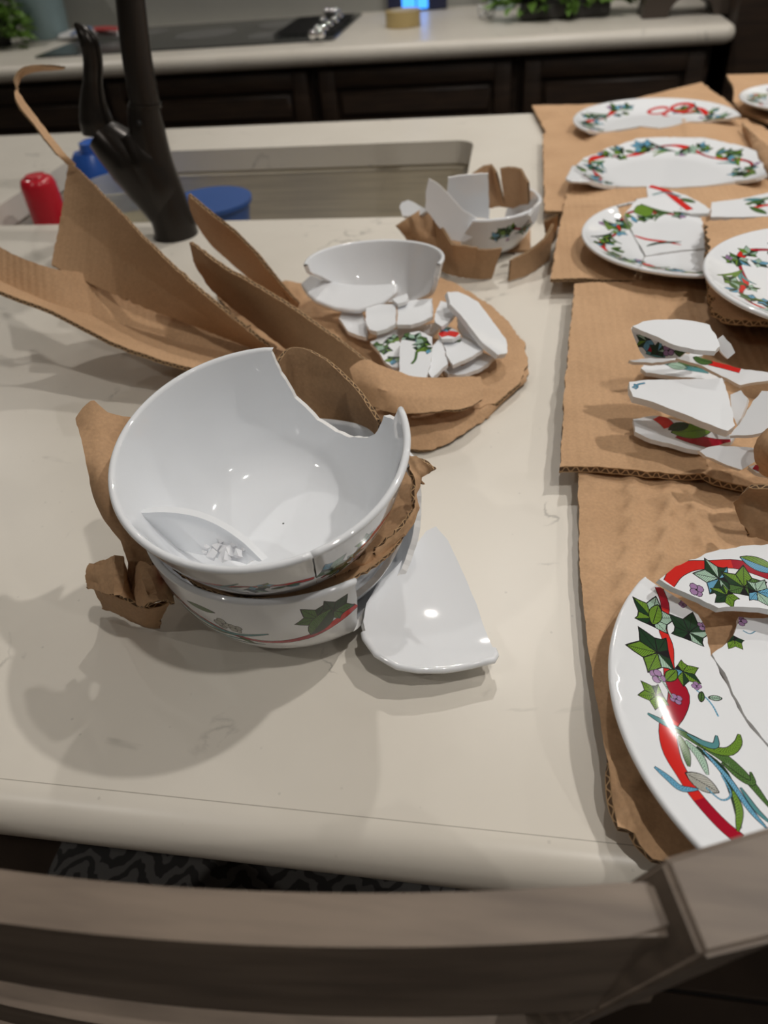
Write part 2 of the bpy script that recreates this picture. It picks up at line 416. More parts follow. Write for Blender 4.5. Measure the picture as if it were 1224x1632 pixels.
def ivy(c, r, ang, seed=0, pal=('green', 'dark', 'pale', 'blue', 'moss')):
    rd = random.Random(seed); out = []
    la = [-2.15, -1.05, 0, 1.05, 2.15]; ll = [0.70, 0.92, 1.0, 0.92, 0.70]; na = [-2.75, -1.6, -0.52, 0.52, 1.6, 2.75]; nl = [0.38, 0.52, 0.58, 0.58, 0.52, 0.38]
    pt = lambda a, l: (c[0] + r * l * math.cos(ang + a), c[1] + r * l * math.sin(ang + a))
    cols = [rd.choice(pal) for _ in range(5)]
    ol = [];
    for i in range(5): ol += [pt(na[i], nl[i] + .03), pt(la[i] - .18, ll[i] * .80 + .03), pt(la[i], ll[i] + 0.05), pt(la[i] + .18, ll[i] * .80 + .03)]
    ol.append(pt(na[5], nl[5] + .03)); out.append((ol, pm('black'), None))
    for i in range(5):
        fr = (c[0], c[1], ang + la[i])
        def inset(q):
            m_ = np.mean(q, 0); return [tuple(m_ + (np.array(z_) - m_) * .90) for z_ in q]
        out.append((inset([tuple(c), pt(na[i], nl[i]), pt(la[i] - .16, ll[i] * .80), pt(la[i], ll[i])]), pm(cols[i]), fr))
        c2 = 'dark' if rd.random() < 0.45 else cols[i]
        out.append((inset([tuple(c), pt(la[i], ll[i]), pt(la[i] + .16, ll[i] * .80), pt(na[i + 1], nl[i + 1])]), pm(c2), fr))
    return out
def berries(c, r, col='purple'):
    out = []
    for k in range(4):
        a = k * 1.7 + c[0] * 90; q = (c[0] + r * .5 * math.cos(a), c[1] + r * .5 * math.sin(a))
        for rr, m_ in ((r * .55, 'black'), (r * .46, col)):
            out.append(([(q[0] + rr * math.cos(t), q[1] + rr * math.sin(t)) for t in np.linspace(0, 2 * PI, 9)[:-1]], pm(m_), None))
    out.append(([(c[0] + r * .16 * math.cos(t), c[1] + r * .16 * math.sin(t)) for t in np.linspace(0, 2 * PI, 7)[:-1]], pm('black'), None))
    return out
def rib_alt(f): return 'crimson' if (int(f * 6) % 2) else 'red'
def garland(ringpt, a0, a1, scale, seed, dens=1.0):
    """ringpt(angle, out) -> uv ; out is distance from the garland's centre line, scale = metres per unit"""
    rd = random.Random(seed); out = []; s = scale
    n = max(12, int((a1 - a0) * 26)); ph = rd.random() * 6
    out += strip([ringpt(a, s * 0.45 * math.sin(a * 5 + ph)) for a in np.linspace(a0, a1, n)],
                 lambda f: s * (0.16 + 0.26 * (0.5 + 0.5 * math.sin(f * (a1 - a0) * 9 + ph)) ** 2), 'red', alt=lambda f: 'crimson' if math.sin(f * (a1 - a0) * 9 + ph) < -.1 else 'red')
    a = a0 + 0.06; k = 0
    while a < a1:
        c = ringpt(a, s * rd.uniform(-.35, .35)); c2 = ringpt(a + .02, 0); dirn = math.atan2(c2[1] - c[1], c2[0] - c[0])
        q = k % 5
        if q in (0, 1, 3):
            out += ivy(c, s * rd.uniform(0.6, 0.95), rd.uniform(0, 6.28), seed * 31 + k) + ivy(ringpt(a + .09, s * rd.choice((-.55, .5))), s * rd.uniform(.45, .7), rd.uniform(0, 6.28), seed * 57 + k)
            if q == 1: out += berries(ringpt(a + .07, s * rd.choice((-.7, .7))), s * .22)
        elif q == 2:
            for j in range(4):
                b = [ringpt(a + f * .34, s * (-.2 + (j - 1.5) * .65 * f * f + .2 * f)) for f in np.linspace(0, 1, 8)]
                out += strip(b, s * .17, rd.choice(('moss', 'teal', 'dark', 'green')), taper=True)
            a += .1
        else:
            for j in range(3): out += leaf(c, s * .8, s * .34, rd.uniform(0, 6.28), rd.choice(('green', 'moss', 'blue')), 'dark' if j == 1 else None)
        a += (0.20 if q != 2 else .27) / dens; k += 1
    return out

# ------------------------------------------------------------ china
def plate_prof(r, Rp):
    f = np.clip((r / Rp - 0.52) / 0.48, 0, 1)
    return Rp * 0.115 * f ** 2.1
def densify(uv, Rp=None, c=(0, 0), step=0.004, jit=0.0004, seed=1, tol=0.07):
    rd = random.Random(seed); c = np.array(c); uv = [np.array(p, float) for p in uv]; on = []
    for i, p in enumerate(uv):
        if Rp:
            d = p - c; r = np.linalg.norm(d)
            if abs(r - Rp) < tol * Rp: uv[i] = c + d / r * Rp; on.append(True); continue
        on.append(False)
    out = []
    for i, p in enumerate(uv):
        q = uv[(i + 1) % len(uv)]; L = np.linalg.norm(q - p); n = max(1, int(L / step))
        if on[i] and on[(i + 1) % len(uv)]:
            a = math.atan2(*(p - c)[::-1]); b = math.atan2(*(q - c)[::-1]); d = (b - a + PI) % (2 * PI) - PI
            for k in range(n): t = a + d * k / n; out.append(tuple(c + Rp * np.array([math.cos(t), math.sin(t)])))
        else:
            nn = np.array([-(q - p)[1], (q - p)[0]]) / (L + 1e-9); w = 0
            for k in range(n):
                w = w * .6 + rd.uniform(-jit, jit) * 1.3 if k else 0
                out.append(tuple(p + (q - p) * k / n + nn * w))
    return out
class Plate:
    """one round plate: centre (world x, y), height of its foot, rim radius, tilt"""
    def __init__(s, cx, cy, dz, Rp, tilt=(0, 0)):
        s.c = np.array([cx, cy]); s.dz = dz; s.Rp = Rp; s.tl = tilt
    def z(s, u, v): return CT + s.dz + 0.004 + plate_prof(np.hypot(u, v), s.Rp) + u * s.tl[0] + v * s.tl[1]
    def surf(s, lift=0.0, off=(0, 0)):
        def f(u, v):
            u = np.asarray(u, float); v = np.asarray(v, float); e = 1e-4
            gx = (s.z(u + e, v) - s.z(u - e, v)) / (2 * e); gy = (s.z(u, v + e) - s.z(u, v - e)) / (2 * e)
            N = np.stack([-gx, -gy, np.ones_like(gx)], -1); N /= np.linalg.norm(N, axis=-1)[..., None]
            return np.stack([u + s.c[0] + off[0], v + s.c[1] + off[1], s.z(u, v) + lift], -1), N
        return f
    def px(s, x, y, lift=0.0):
        zz = np.linspace(s.dz + .06, s.dz - .01, 280); d = ray(x, y); t = (zz + CT - CAMH) / d[2]
        q = np.stack([d[0] * t - s.c[0], d[1] * t - s.c[1]], 1); h = zz - (s.z(q[:, 0], q[:, 1]) - CT + lift)
        i = int(np.argmax(h <= 0)) or 1; w = h[i - 1] / (h[i - 1] - h[i] + 1e-12)
        return tuple(q[i - 1] * (1 - w) + q[i] * w)
def plate_piece(pl, pts, label, decals, group=None, lift=0.0, seed=1, cat='plate piece', name='plate_shard', t=0.0045, raw=False, tol=.13):
    uv = [pl.px(x, y, lift) for x, y in pts] if not raw else pts
    uv = densify(uv, pl.Rp, step=0.0035, jit=0.0005, seed=seed, tol=tol)
    Rp = pl.Rp
    o = shell(name, uv, pl.surf(lift), t, 0.006, PMATS, rim=lambda u, v: math.hypot(u, v) > Rp * 0.9985, decals=decals)
    return tag(o, label, cat, group)
def ring_garland(pl, a0, a1, seed, s=None, rr=0.80):
    s = s or pl.Rp * 0.16
    return garland(lambda a, o: ((pl.Rp * rr + o) * math.cos(a), (pl.Rp * rr + o) * math.sin(a)), a0, a1, s, seed)

def shard(name, pts, label, cat='china piece', group=None, curv=0.0, axis=None, t=0.004, decals_px=None, grid=0.005, seed=1, m=None, edge_i=1, rim=None, jit=0.0004, smoothpts=False, parent=None):
    """a broken piece lying as a gently curved sheet: pts = (px, py, height over the worktop)"""
    W3 = np.array([P(*p) for p in pts]); O = W3.mean(0); U_, S_, Vt = np.linalg.svd(W3 - O); n = Vt[2]
    if n[2] < 0: n = -n
    if abs(n[2]) < 0.25 and np.dot(n, O - np.array([0, 0, CAMH])) > 0: n = -n
    e1 = Vt[0]; e2 = np.cross(n, e1)
    r2 = ((W3 - O) ** 2).sum(1).mean()
    if axis is not None: ax = (math.cos(axis), math.sin(axis))
    def hf(u, v):
        return curv * ((u * u + v * v) if axis is None else (u * ax[0] + v * ax[1]) ** 2) - curv * r2 * (1 if axis is None else .5)
    uv = [np.array([np.dot(w - O, e1), np.dot(w - O, e2)]) for w in W3]
    if smoothpts: uv = list(spline(uv + [uv[0]], len(uv) * 5)[:-1])
    def surf(u, v):
        u = np.asarray(u, float); v = np.asarray(v, float); h = hf(u, v)
        if axis is None: gx = 2 * curv * u; gy = 2 * curv * v
        else:
            k = 2 * curv * (u * ax[0] + v * ax[1]); gx = k * ax[0]; gy = k * ax[1]
        Pt = O + u[..., None] * e1 + v[..., None] * e2 + h[..., None] * n
        N = n - gx[..., None] * e1 - gy[..., None] * e2; return Pt, N / np.linalg.norm(N, axis=-1)[..., None]
    def topix(x, y):
        w = ray_plane(x, y, O, n); return (float(np.dot(w - O, e1)), float(np.dot(w - O, e2)))
    dec = decals_px(topix) if decals_px else []
    rf = (lambda u, v: rim(O + u * e1 + v * e2)) if rim else None
    dens = densify(uv, step=0.004, jit=jit, seed=seed)
    o = shell(name, dens, surf, t, grid, m or PMATS, edge_i, decals=dec, rim=rf, parent=parent)
    return tag(o, label, cat, group) if label else o

# bowls: profile as (radius, height) from the foot to the rim
def bowl_curve(Rb, H, steep=0.0):
    k = steep; pts = [(0, 0), (0.3 * Rb, 0.0), (0.5 * Rb, 0.03 * H), ((0.67 + .09 * k) * Rb, 0.15 * H), ((0.81 + .08 * k) * Rb, 0.38 * H), ((0.915 + .045 * k) * Rb, 0.66 * H), (Rb, H)]
    c = spline(pts, 200); L = np.r_[0, np.cumsum(np.linalg.norm(np.diff(c, axis=0), axis=1))]
    return c, L
class Bowl:
    """foot centre (world), inner rim radius, depth, and orientation matrix"""
    def __init__(s, foot, Rb, H, rot=None, steep=0.0):
        s.f = np.array(foot, float); s.Rb = Rb; s.H = H; s.c, s.L = bowl_curve(Rb, H, steep); s.S = s.L[-1]
        s.M = np.array(rot) if rot is not None else np.eye(3)
    def local(s, a, q):
        q = np.clip(q, 0.0005, s.S); r = np.interp(q, s.L, s.c[:, 0]); z = np.interp(q, s.L, s.c[:, 1])
        e = 1e-3; dr = np.interp(np.clip(q + e, 0, s.S), s.L, s.c[:, 0]) - np.interp(q - e, s.L, s.c[:, 0]); dz = np.interp(np.clip(q + e, 0, s.S), s.L, s.c[:, 1]) - np.interp(q - e, s.L, s.c[:, 1])
        k = np.hypot(dr, dz) + 1e-12; dr = dr / k; dz = dz / k
        p = np.stack([r * np.cos(a), r * np.sin(a), z], -1); n = np.stack([dz * np.cos(a), dz * np.sin(a), -dr], -1)
        return p, n
    def surf(s, inner=True, t=0.0045):
        """outer face, normal pointing outward (param u = angle*Rb, v = arc length)"""
        def f(u, v):
            p, n = s.local(np.asarray(u) / s.Rb, np.asarray(v)); return (p + n * t) @ s.M.T + s.f, n @ s.M.T
        return f
    def find(s, px, py, a0=0, a1=2 * PI):
        """surface point of the inside seen at a pixel: (angle, arc length)"""
        A, Q = np.meshgrid(np.linspace(a0, a1, 361), np.linspace(0.001, s.S, 120)); p, _ = s.local(A.ravel(), Q.ravel())
        w = p @ s.M.T + s.f - np.array([0, 0, CAMH]); c = w @ R
        d = (612 + F * c[:, 0] / -c[:, 2] - px) ** 2 + (816 - F * c[:, 1] / -c[:, 2] - py) ** 2
        i = int(d.argmin()); return A.ravel()[i], Q.ravel()[i]
def bowl_piece(bw, pts, label, name='bowl_shard', cat='bowl piece', decals=(), t=0.0045, seed=1, full=False, group=None, jit=0.0004, grid=0.006):
    """pts in (angle, arc length); full = runs all round (the seam gets no wall)"""
    Rb, S = bw.Rb, bw.S
    uv = []
    N_ = len(pts)
    for i in range(N_):
        (a, q), (b, r) = pts[i], pts[(i + 1) % N_]
        p = np.array([a * Rb, q]); w = np.array([b * Rb, r]); L = np.linalg.norm(w - p); k = max(1, int(L / 0.004)); rim_ = q >= S - 1e-5 and r >= S - 1e-5
        rd = random.Random(seed * 100 + i)
        for j in range(k):
            x = p + (w - p) * j / k
            if j and not rim_ and not (full and abs(a - b) < 1e-6): x = x + np.array([rd.uniform(-jit, jit), rd.uniform(-jit, jit)])
            uv.append(tuple(x))
    amin = min(p[0] for p in pts) * Rb; amax = max(p[0] for p in pts) * Rb
    nw = (lambda u: abs(u[0] - amin) < 1e-5 or abs(u[0] - amax) < 1e-5) if full else None
    o = shell(name, uv, bw.surf(t=t), t, grid, PMATS, rim=lambda u, v: v > S - 1e-5, decals=decals, nowall=nw, rimseg=7, bulge=.6)
    return tag(o, label, cat, group)
def bowl_garland(bw, a0, a1, seed, rr=0.72, s=0.0125):
    return garland(lambda a, o: (a * bw.Rb, bw.S * rr + o), a0, a1, s, seed)

# ------------------------------------------------------------ cardboard
def fnoise(x, y, z=0.0): return noise.noise(Vector((x, y, z)))
def patch(name, rows, t=0.0035, nu=None, nv=None, amp=0.0, freq=30, tear=0.0, seed=0, mats=None, label=None, cat='cardboard', parent=None, swap=False, fold=0.0, group=None, world=False, lin=False):
    """bent sheet through a grid of control points (px, py, height); edges can be torn, sheet crumpled"""
    G = np.array([[(p if world else P(*p)) for p in r] for r in rows]); nr, nc = G.shape[:2]
    span_u = np.linalg.norm(np.diff(G, axis=1), axis=2).sum(1).max(); span_v = np.linalg.norm(np.diff(G, axis=0), axis=2).sum(0).max()
    nu = nu or int(max(8, min(90, span_u / 0.0035))); nv = nv or int(max(5, min(70, span_v / 0.0035)))
    if lin:
        def spl(p, n, _s=globals()['spline']):
            p = np.array(p, float); t = np.linspace(0, len(p) - 1, n); i = np.minimum(t.astype(int), len(p) - 2); f = (t - i)[:, None]; f = f * .6 + .4 * f * f * (3 - 2 * f); return p[i] * (1 - f) + p[i + 1] * f
    spu = spl if lin is True else globals()['spline']; spv = spl if lin else globals()['spline']
    A = np.array([spu(G[i], nu) for i in range(nr)]); B = np.array([spv(A[:, j], nv) for j in range(nu)]).transpose(1, 0, 2)
    def normals(B):
        du = np.gradient(B, axis=1); dv = np.gradient(B, axis=0); N = np.cross(du, dv); return N / (np.linalg.norm(N, axis=2)[..., None] + 1e-12), du, dv
    N, du, dv = normals(B)
    if amp or tear or fold:
        C = B.copy()
        for i in range(nv):
            for j in range(nu):
                p = B[i, j] * freq + seed * 7.3
                h = 0
                if amp:
                    h = amp * (fnoise(*p) + .6 * (1 - 2 * abs(fnoise(*(p * 1.9 + 9)))) + .35 * fnoise(*(p * 4.1 + 3)))
                C[i, j] = B[i, j] + N[i, j] * h
        if tear:
            for i in range(nv):
                for (j, sg) in ((0, -1), (nu - 1, 1)):
                    C[i, j] += du[i, j] / (np.linalg.norm(du[i, j]) + 1e-9) * sg * tear * (fnoise(i * .45, seed, j) + .5 * fnoise(i * 1.3, seed + 4, j))
            for j in range(nu):
                for (i, sg) in ((0, -1), (nv - 1, 1)):
                    C[i, j] += dv[i, j] / (np.linalg.norm(dv[i, j]) + 1e-9) * sg * tear * (fnoise(j * .45, seed + 9, i) + .5 * fnoise(j * 1.3, seed + 14, i))
        B = C; N, du, dv = normals(B)
    lu = np.cumsum(np.r_[0, np.linalg.norm(np.diff(B[nv // 2], axis=0), axis=1)]); lv = np.cumsum(np.r_[0, np.linalg.norm(np.diff(B[:, nu // 2], axis=0), axis=1)])
    V = [tuple(x) for x in B.reshape(-1, 3)] + [tuple(x) for x in (B - N * t).reshape(-1, 3)]
    Fc, Mi, UVs = [], [], []; n0 = nu * nv
    uv = lambda i, j: (lv[i], lu[j]) if swap else (lu[j], lv[i])
    for i in range(nv - 1):
        for j in range(nu - 1):
            q = [(i, j), (i, j + 1), (i + 1, j + 1), (i + 1, j)]
            Fc.append([a * nu + b for a, b in q]); Mi.append(0); UVs += [uv(a, b) for a, b in q]
            Fc.append([a * nu + b + n0 for a, b in q[::-1]]); Mi.append(0); UVs += [uv(a, b) for a, b in q[::-1]]
    loop = [(0, j) for j in range(nu)] + [(i, nu - 1) for i in range(1, nv)] + [(nv - 1, j) for j in range(nu - 2, -1, -1)] + [(i, 0) for i in range(nv - 2, 0, -1)]
    L = 0
    for k in range(len(loop)):
        a, b = loop[k], loop[(k + 1) % len(loop)]; d = np.linalg.norm(B[a] - B[b])
        ia, ib = a[0] * nu + a[1], b[0] * nu + b[1]
        Fc.append([ib, ia, ia + n0, ib + n0]); Mi.append(1); UVs += [(L + d, 1), (L, 1), (L, 0), (L + d, 0)]; L += d
    me = bpy.data.meshes.new(name); me.from_pydata(V, [], Fc); me.polygons.foreach_set('material_index', Mi)
    me.polygons.foreach_set('use_smooth', [m_ == 0 for m_ in Mi]); ul = me.uv_layers.new(name='UVMap'); ul.data.foreach_set('uv', np.array(UVs, float).ravel())
    me.set_sharp_from_angle(angle=math.radians(38))
    o = link(name, me, mats or [KR, KE], parent)
    return tag(o, label, cat, group) if label else o
def sheet(name, pts, dz, label, mats=None, t=0.004, jit=0.0006, amp=0.0012, creases=(), hfun=None, seed=1, grid=0.009, group=None, cat='cardboard sheet', rot=0.0, step=0.004):
    """flat board lying on the worktop, outline in pixels at height dz; creases: ((px,py),(px,py),height)"""
    Pp = [P(x, y, dz) for x, y in pts]; uv = [(p[0], p[1]) for p in Pp]
    uv = densify(uv, step=step, jit=jit, seed=seed)
    cr = []
    for a, b, h in creases:
        a = P(*a, dz)[:2]; b = P(*b, dz)[:2]; d = (b - a) / np.linalg.norm(b - a); cr.append((a, np.array([-d[1], d[0]]), h))
    def Z(u, v):
        z = np.full_like(u, CT + dz)
        for a, n, h in cr:
            k = (u - a[0]) * n[0] + (v - a[1]) * n[1]; z = z + h * np.exp(-(k / 0.0045) ** 2)
        if hfun: z = z + hfun(u, v)
        nz = np.array([fnoise(x * 11, y * 11, seed) + .4 * fnoise(x * 37, y * 37, seed + 5) for x, y in zip(u, v)])
        return z + amp * nz
    def surf(u, v):
        u = np.asarray(u, float); v = np.asarray(v, float); e = 5e-4; z = Z(u, v)
        gx = (Z(u + e, v) - Z(u - e, v)) / (2 * e); gy = (Z(u, v + e) - Z(u, v - e)) / (2 * e)
        N = np.stack([-gx, -gy, np.ones_like(gx)], -1); return np.stack([u, v, z], -1), N / np.linalg.norm(N, axis=-1)[..., None]
    cr_, sr_ = math.cos(rot), math.sin(rot)
    o = shell(name, uv, surf, t, grid, mats or [KR, KE], 1, uvf=lambda X: np.c_[X[:, 0] * cr_ + X[:, 1] * sr_, -X[:, 0] * sr_ + X[:, 1] * cr_])
    return tag(o, label, cat, group)
# ============================================================ THE SETTING
def struct(name, bm, m, smooth=False): return tag(from_bm(name, bm, m, None, smooth), kind='structure')
XL, XR, YB, YF = -3.6, 3.6, -2.6, 3.335
fl = empty('floor', (0, 0, 0)); tag(fl, kind='structure')
bm = bmesh.new(); box(bm, XL, XR, YB, YF, -0.06, -0.006); from_bm('subfloor', bm, mat('dark_grout', (0.02, 0.016, 0.014), 0.8), fl)
tme = None; TW = 0.605
for i in range(12):
    for j in range(10):
        x0 = XL + i * TW; y0 = YB + j * TW
        if tme is None:
            bm = bmesh.new(); box(bm, 0.003, TW - 0.003, 0.003, TW - 0.003, -0.012, 0.0, bev=0.002, seg=1)
            tme = bpy.data.meshes.new('tile'); bm.to_mesh(tme); bm.free(); tme.materials.append(FLR)
        o = bpy.data.objects.new('tile', tme); COL.objects.link(o); o.parent = fl; o.location = (x0, y0, 0)
bm = bmesh.new(); box(bm, XL, XR, YB, YF, CEIL, CEIL + 0.05); struct('ceiling', bm, CEILM)
bm = bmesh.new(); box(bm, XL, XR, YF, YF + 0.08, 0, CEIL); struct('wall_back', bm, WALLM)
bm = bmesh.new(); box(bm, XL, XR, YB - 0.08, YB, 0, CEIL); struct('wall_front', bm, WALLM)
bm = bmesh.new(); box(bm, XL - 0.08, XL, YB, YF, 0, CEIL); struct('wall_left', bm, WALLM)
bm = bmesh.new(); box(bm, XR, XR + 0.08, YB, YF, 0, CEIL); struct('wall_right', bm, WALLM)
bm = bmesh.new(); box(bm, -3.0, 0.72, YF - 0.012, YF - 0.001, CT, CT + 0.5); struct('trim_1', bm, SPL)
# recessed fittings for the downlights
LAMP = mat('lamp_diffuser', (1, 1, 1), 0.5); bs(LAMP).inputs['Emission Color'].default_value = (1, 0.93, 0.84, 1); bs(LAMP).inputs['Emission Strength'].default_value = 30
TRIMW = mat('white_trim_metal', (0.8, 0.8, 0.8), 0.4)
for i, (lx, ly, lw) in enumerate(CANS):
    e = empty('ceiling_downlight', (lx, ly, CEIL - 0.01), 'round recessed ceiling downlight above the kitchen', 'ceiling light', 'downlights in the ceiling')
    bm = bmesh.new(); lathe(bm, (lx, ly, CEIL - 0.008), [(0.05, 0.0), (0.075, 0.0), (0.075, 0.007), (0.05, 0.007)]); from_bm('trim_ring', bm, TRIMW, e)
    bm = bmesh.new(); lathe(bm, (lx, ly, CEIL - 0.006), [(0.0, 0.0), (0.048, 0.0), (0.048, 0.005), (0.0, 0.005)]); from_bm('diffuser', bm, LAMP, e)

# ------------------------------------------------------------ island
def rrect(x0, x1, y0, y1, r, n=6):
    o = []
    for cx, cy, a in ((x1 - r, y0 + r, -PI / 2), (x1 - r, y1 - r, 0), (x0 + r, y1 - r, PI / 2), (x0 + r, y0 + r, PI)):
        for k in range(n + 1): t = a + PI / 2 * k / n; o.append((cx + r * math.cos(t), cy + r * math.sin(t)))
    return o
SX0, SX1, SY0, SY1 = -0.872, -0.075, 1.10, 1.50
IX0, IX1, IY0, IY1 = -1.75, 1.25, 0.186, 1.675
def flatsurf(z):
    return lambda u, v: (np.stack([u, v, np.full_like(u, z)], -1), np.tile([0., 0., 1.], (len(u), 1)))
hole = rrect(SX0, SX1, SY0, SY1, 0.035)
out = densify([(IX0, IY0), (IX1, IY0), (IX1, IY1), (IX0, IY1)], step=0.12, jit=0)
top = shell('island_worktop', out, flatsurf(CT), 0.04, 0.2, [QZ, QZ, mat('worktop_seam', (.40, .37, .32), .5)], 1, rim=lambda u, v: u < IX0 + .001 or u > IX1 - .001 or v < IY0 + .001 or v > IY1 - .001,
            holes=[hole], rimseg=9, bulge=.5, decals=[([(IX0, IY0 + .0012), (IX1, IY0 + .0012), (IX1, IY0 + .0018), (IX0, IY0 + .0018)], 0, None)])
tag(top, 'cream veined quartz island worktop with a rounded front edge and sink cutout', 'worktop')
ib = empty('island_cabinet', ((IX0 + IX1) / 2, 1.15, 0), 'dark wood island base under the cream worktop', 'cabinet')
bm = bmesh.new()
box(bm, IX0 + .05, SX0 - .05, 0.66, IY1 - .04, 0.0, CT - .041); box(bm, SX1 + .05, IX1 - .05, 0.66, IY1 - .04, 0.0, CT - .041)
box(bm, SX0 - .05, SX1 + .05, 0.66, SY0 - .04, 0.0, CT - .041); box(bm, SX0 - .05, SX1 + .05, SY1 + .04, IY1 - .04, 0.0, CT - .041)
from_bm('carcass', bm, WOOD, ib)
for k in range(4): boxo('panel', WOOD, ib, IX0 + .1 + k * .71, IX0 + .74 + k * .71, 0.645, 0.66, 0.12, 0.82, bev=.004)
# sink basin
def basin():
    bm = bmesh.new(); levels = [(0, 0.006, 0.035), (-0.012, 0.004, 0.035), (-0.20, -0.004, 0.035), (-0.222, -0.02, 0.03), (-0.23, -0.05, 0.02)]; rings = []
    for dz, ex, r in levels: rings.append([bm.verts.new((x, y, CT - .041 + dz)) for x, y in rrect(SX0 - ex, SX1 + ex, SY0 - ex, SY1 + ex, r)])
    for a, b in zip(rings, rings[1:]):
        for k in range(len(a)): bm.faces.new((a[k], a[(k + 1) % len(a)], b[(k + 1) % len(a)], b[k]))
    bm.faces.new(rings[-1]); o = from_bm('basin', bm, STEEL, sk, smooth=True)
    md = o.modifiers.new('thick', 'SOLIDIFY'); md.thickness = 0.0015; md.offset = 1
sk = empty('sink', ((SX0 + SX1) / 2, (SY0 + SY1) / 2, CT - .27), 'undermount brushed steel sink set in the island worktop', 'sink')
basin()
bm = bmesh.new(); lathe(bm, (-0.46, 1.3, CT - .271), [(0.0, 0.001), (0.03, 0.001), (0.042, 0.004), (0.045, 0.002)]); from_bm('drain', bm, mat('dark_steel', (.2, .2, .2), .3, 1.0), sk, True)

# ------------------------------------------------------------ back run of base cabinets, worktop, hob
BX0, BX1, BY0, BY1 = -2.6, 0.585, 2.60, 3.32
out = densify(rrect(BX0, BX1, BY0, BY1, 0.02, 4), step=0.15, jit=0)
bt = shell('back_worktop', out, flatsurf(CT), 0.05, 0.25, [QZ, QZ], 1, rim=lambda u, v: True, rimseg=9, bulge=.5)
tag(bt, 'long cream quartz worktop along the back wall holding the hob', 'worktop')
edges = [-2.6, -1.98, -1.36, -0.64, 0.0, 0.56]
def cabinet(x0, x1, label):
    e = empty('base_cabinet', ((x0 + x1) / 2, 3.0, 0), label, 'cabinet', None)
    boxo('body', WOOD, e, x0 + .001, x1 - .001, 2.645, 3.31, 0.10, CT - .051); boxo('toe_kick', WOOD, e, x0 + .001, x1 - .001, 2.70, 2.72, 0.0, 0.10)
    for nm, z0, z1 in (('drawer_front', 0.66, 0.855), ('door', 0.12, 0.645)):
        d = boxo(nm, WOOD, e, x0 + .02, x1 - .02, 2.625, 2.645, z0, z1, bev=.003)
        bm = bmesh.new(); fw = .05
        for a in ((x0 + .02, x0 + .02 + fw, z0, z1), (x1 - .02 - fw, x1 - .02, z0, z1), (x0 + .02 + fw, x1 - .02 - fw, z0, z0 + fw), (x0 + .02 + fw, x1 - .02 - fw, z1 - fw, z1)):
            box(bm, a[0], a[1], 2.608, 2.626, a[2], a[3], bev=.004)
        from_bm('frame', bm, WOOD, d, True)
        boxo('raised_panel', WOOD, d, x0 + .02 + fw + .012, x1 - .02 - fw - .012, 2.612, 2.626, z0 + fw + .012, z1 - fw - .012, bev=.008, seg=1)
for i, l in enumerate(('dark wood base cabinet at the far left of the back run', 'dark wood base cabinet directly behind the black tap lever',
                       'dark wood base cabinet under the left half of the hob', 'dark wood base cabinet under the right end of the hob', 'dark wood base cabinet at the right end of the back run')):
    cabinet(edges[i], edges[i + 1], l)
hb = empty('hob', (-1.1, 3.0, CT), 'black glass hob set in the back worktop', 'hob')
out = rrect(-1.62, -0.583, 2.705, 3.26, 0.012, 3)
o = shell('glass_top', densify(out, step=.15, jit=0), flatsurf(CT + .006), 0.0055, 0.3, [GLASSBLK, GLASSBLK], 1, rim=lambda u, v: True, parent=hb)
RING = mat('hob_ring_print', (.12, .12, .12), .2)
for cx, cy, r in ((-1.38, 2.86, .085), (-1.36, 3.1, .07), (-0.84, 2.86, .07), (-0.84, 3.1, .095), (-1.1, 2.98, .11)):
    bm = bmesh.new(); lathe(bm, (cx, cy, CT + .0062), [(r - .003, 0), (r, 0), (r, .0003), (r - .003, .0003)], 40); from_bm('burner_ring', bm, RING, hb)
# bright steel beads of a trivet on the hob's right end
CHR = mat('bright_steel', (.9, .9, .9), .05, 1.0); DKM = mat('dark_wire', (.05, .05, .05), .35, .8)
tv = empty('bead_trivet', (-0.70, 2.98, CT + .0065), 'dark mesh trivet with bright steel beads on the right end of the hob', 'trivet')
bm = bmesh.new()
cen = PY(522, 36, 2.98)
tvx = -0.70
for k in range(9):
    x = tvx - .10 + k * .025; tube(bm, [(x, 2.80, CT + .011), (x, 3.18, CT + .011)], .0025, 6)
for k in range(14):
    y = 2.80 + k * .029; tube(bm, [(tvx - .105, y, CT + .013), (tvx + .105, y, CT + .013)], .0025, 6)
from_bm('wire_mesh', bm, DKM, tv)
sme = None
for px, py in ((498, 53), (511, 52), (516, 43), (533, 31), (540, 24), (540, 13), (515, 31), (524, 37), (531, 18), (522, 16), (506, 45)):
    w = P(px, py, .03)
    w[0] = min(max(w[0], tvx - .09), tvx + .09); w[1] = min(w[1], 3.17)
    if sme is None:
        bm = bmesh.new(); bmesh.ops.create_uvsphere(bm, u_segments=16, v_segments=10, radius=.013); sme = bpy.data.meshes.new('bead'); bm.to_mesh(sme); bm.free(); sme.materials.append(CHR)
        for p_ in sme.polygons: p_.use_smooth = True
    o = bpy.data.objects.new('bead', sme); COL.objects.link(o); o.parent = tv; o.location = Vector((w[0], w[1], CT + .027)) - tv.location
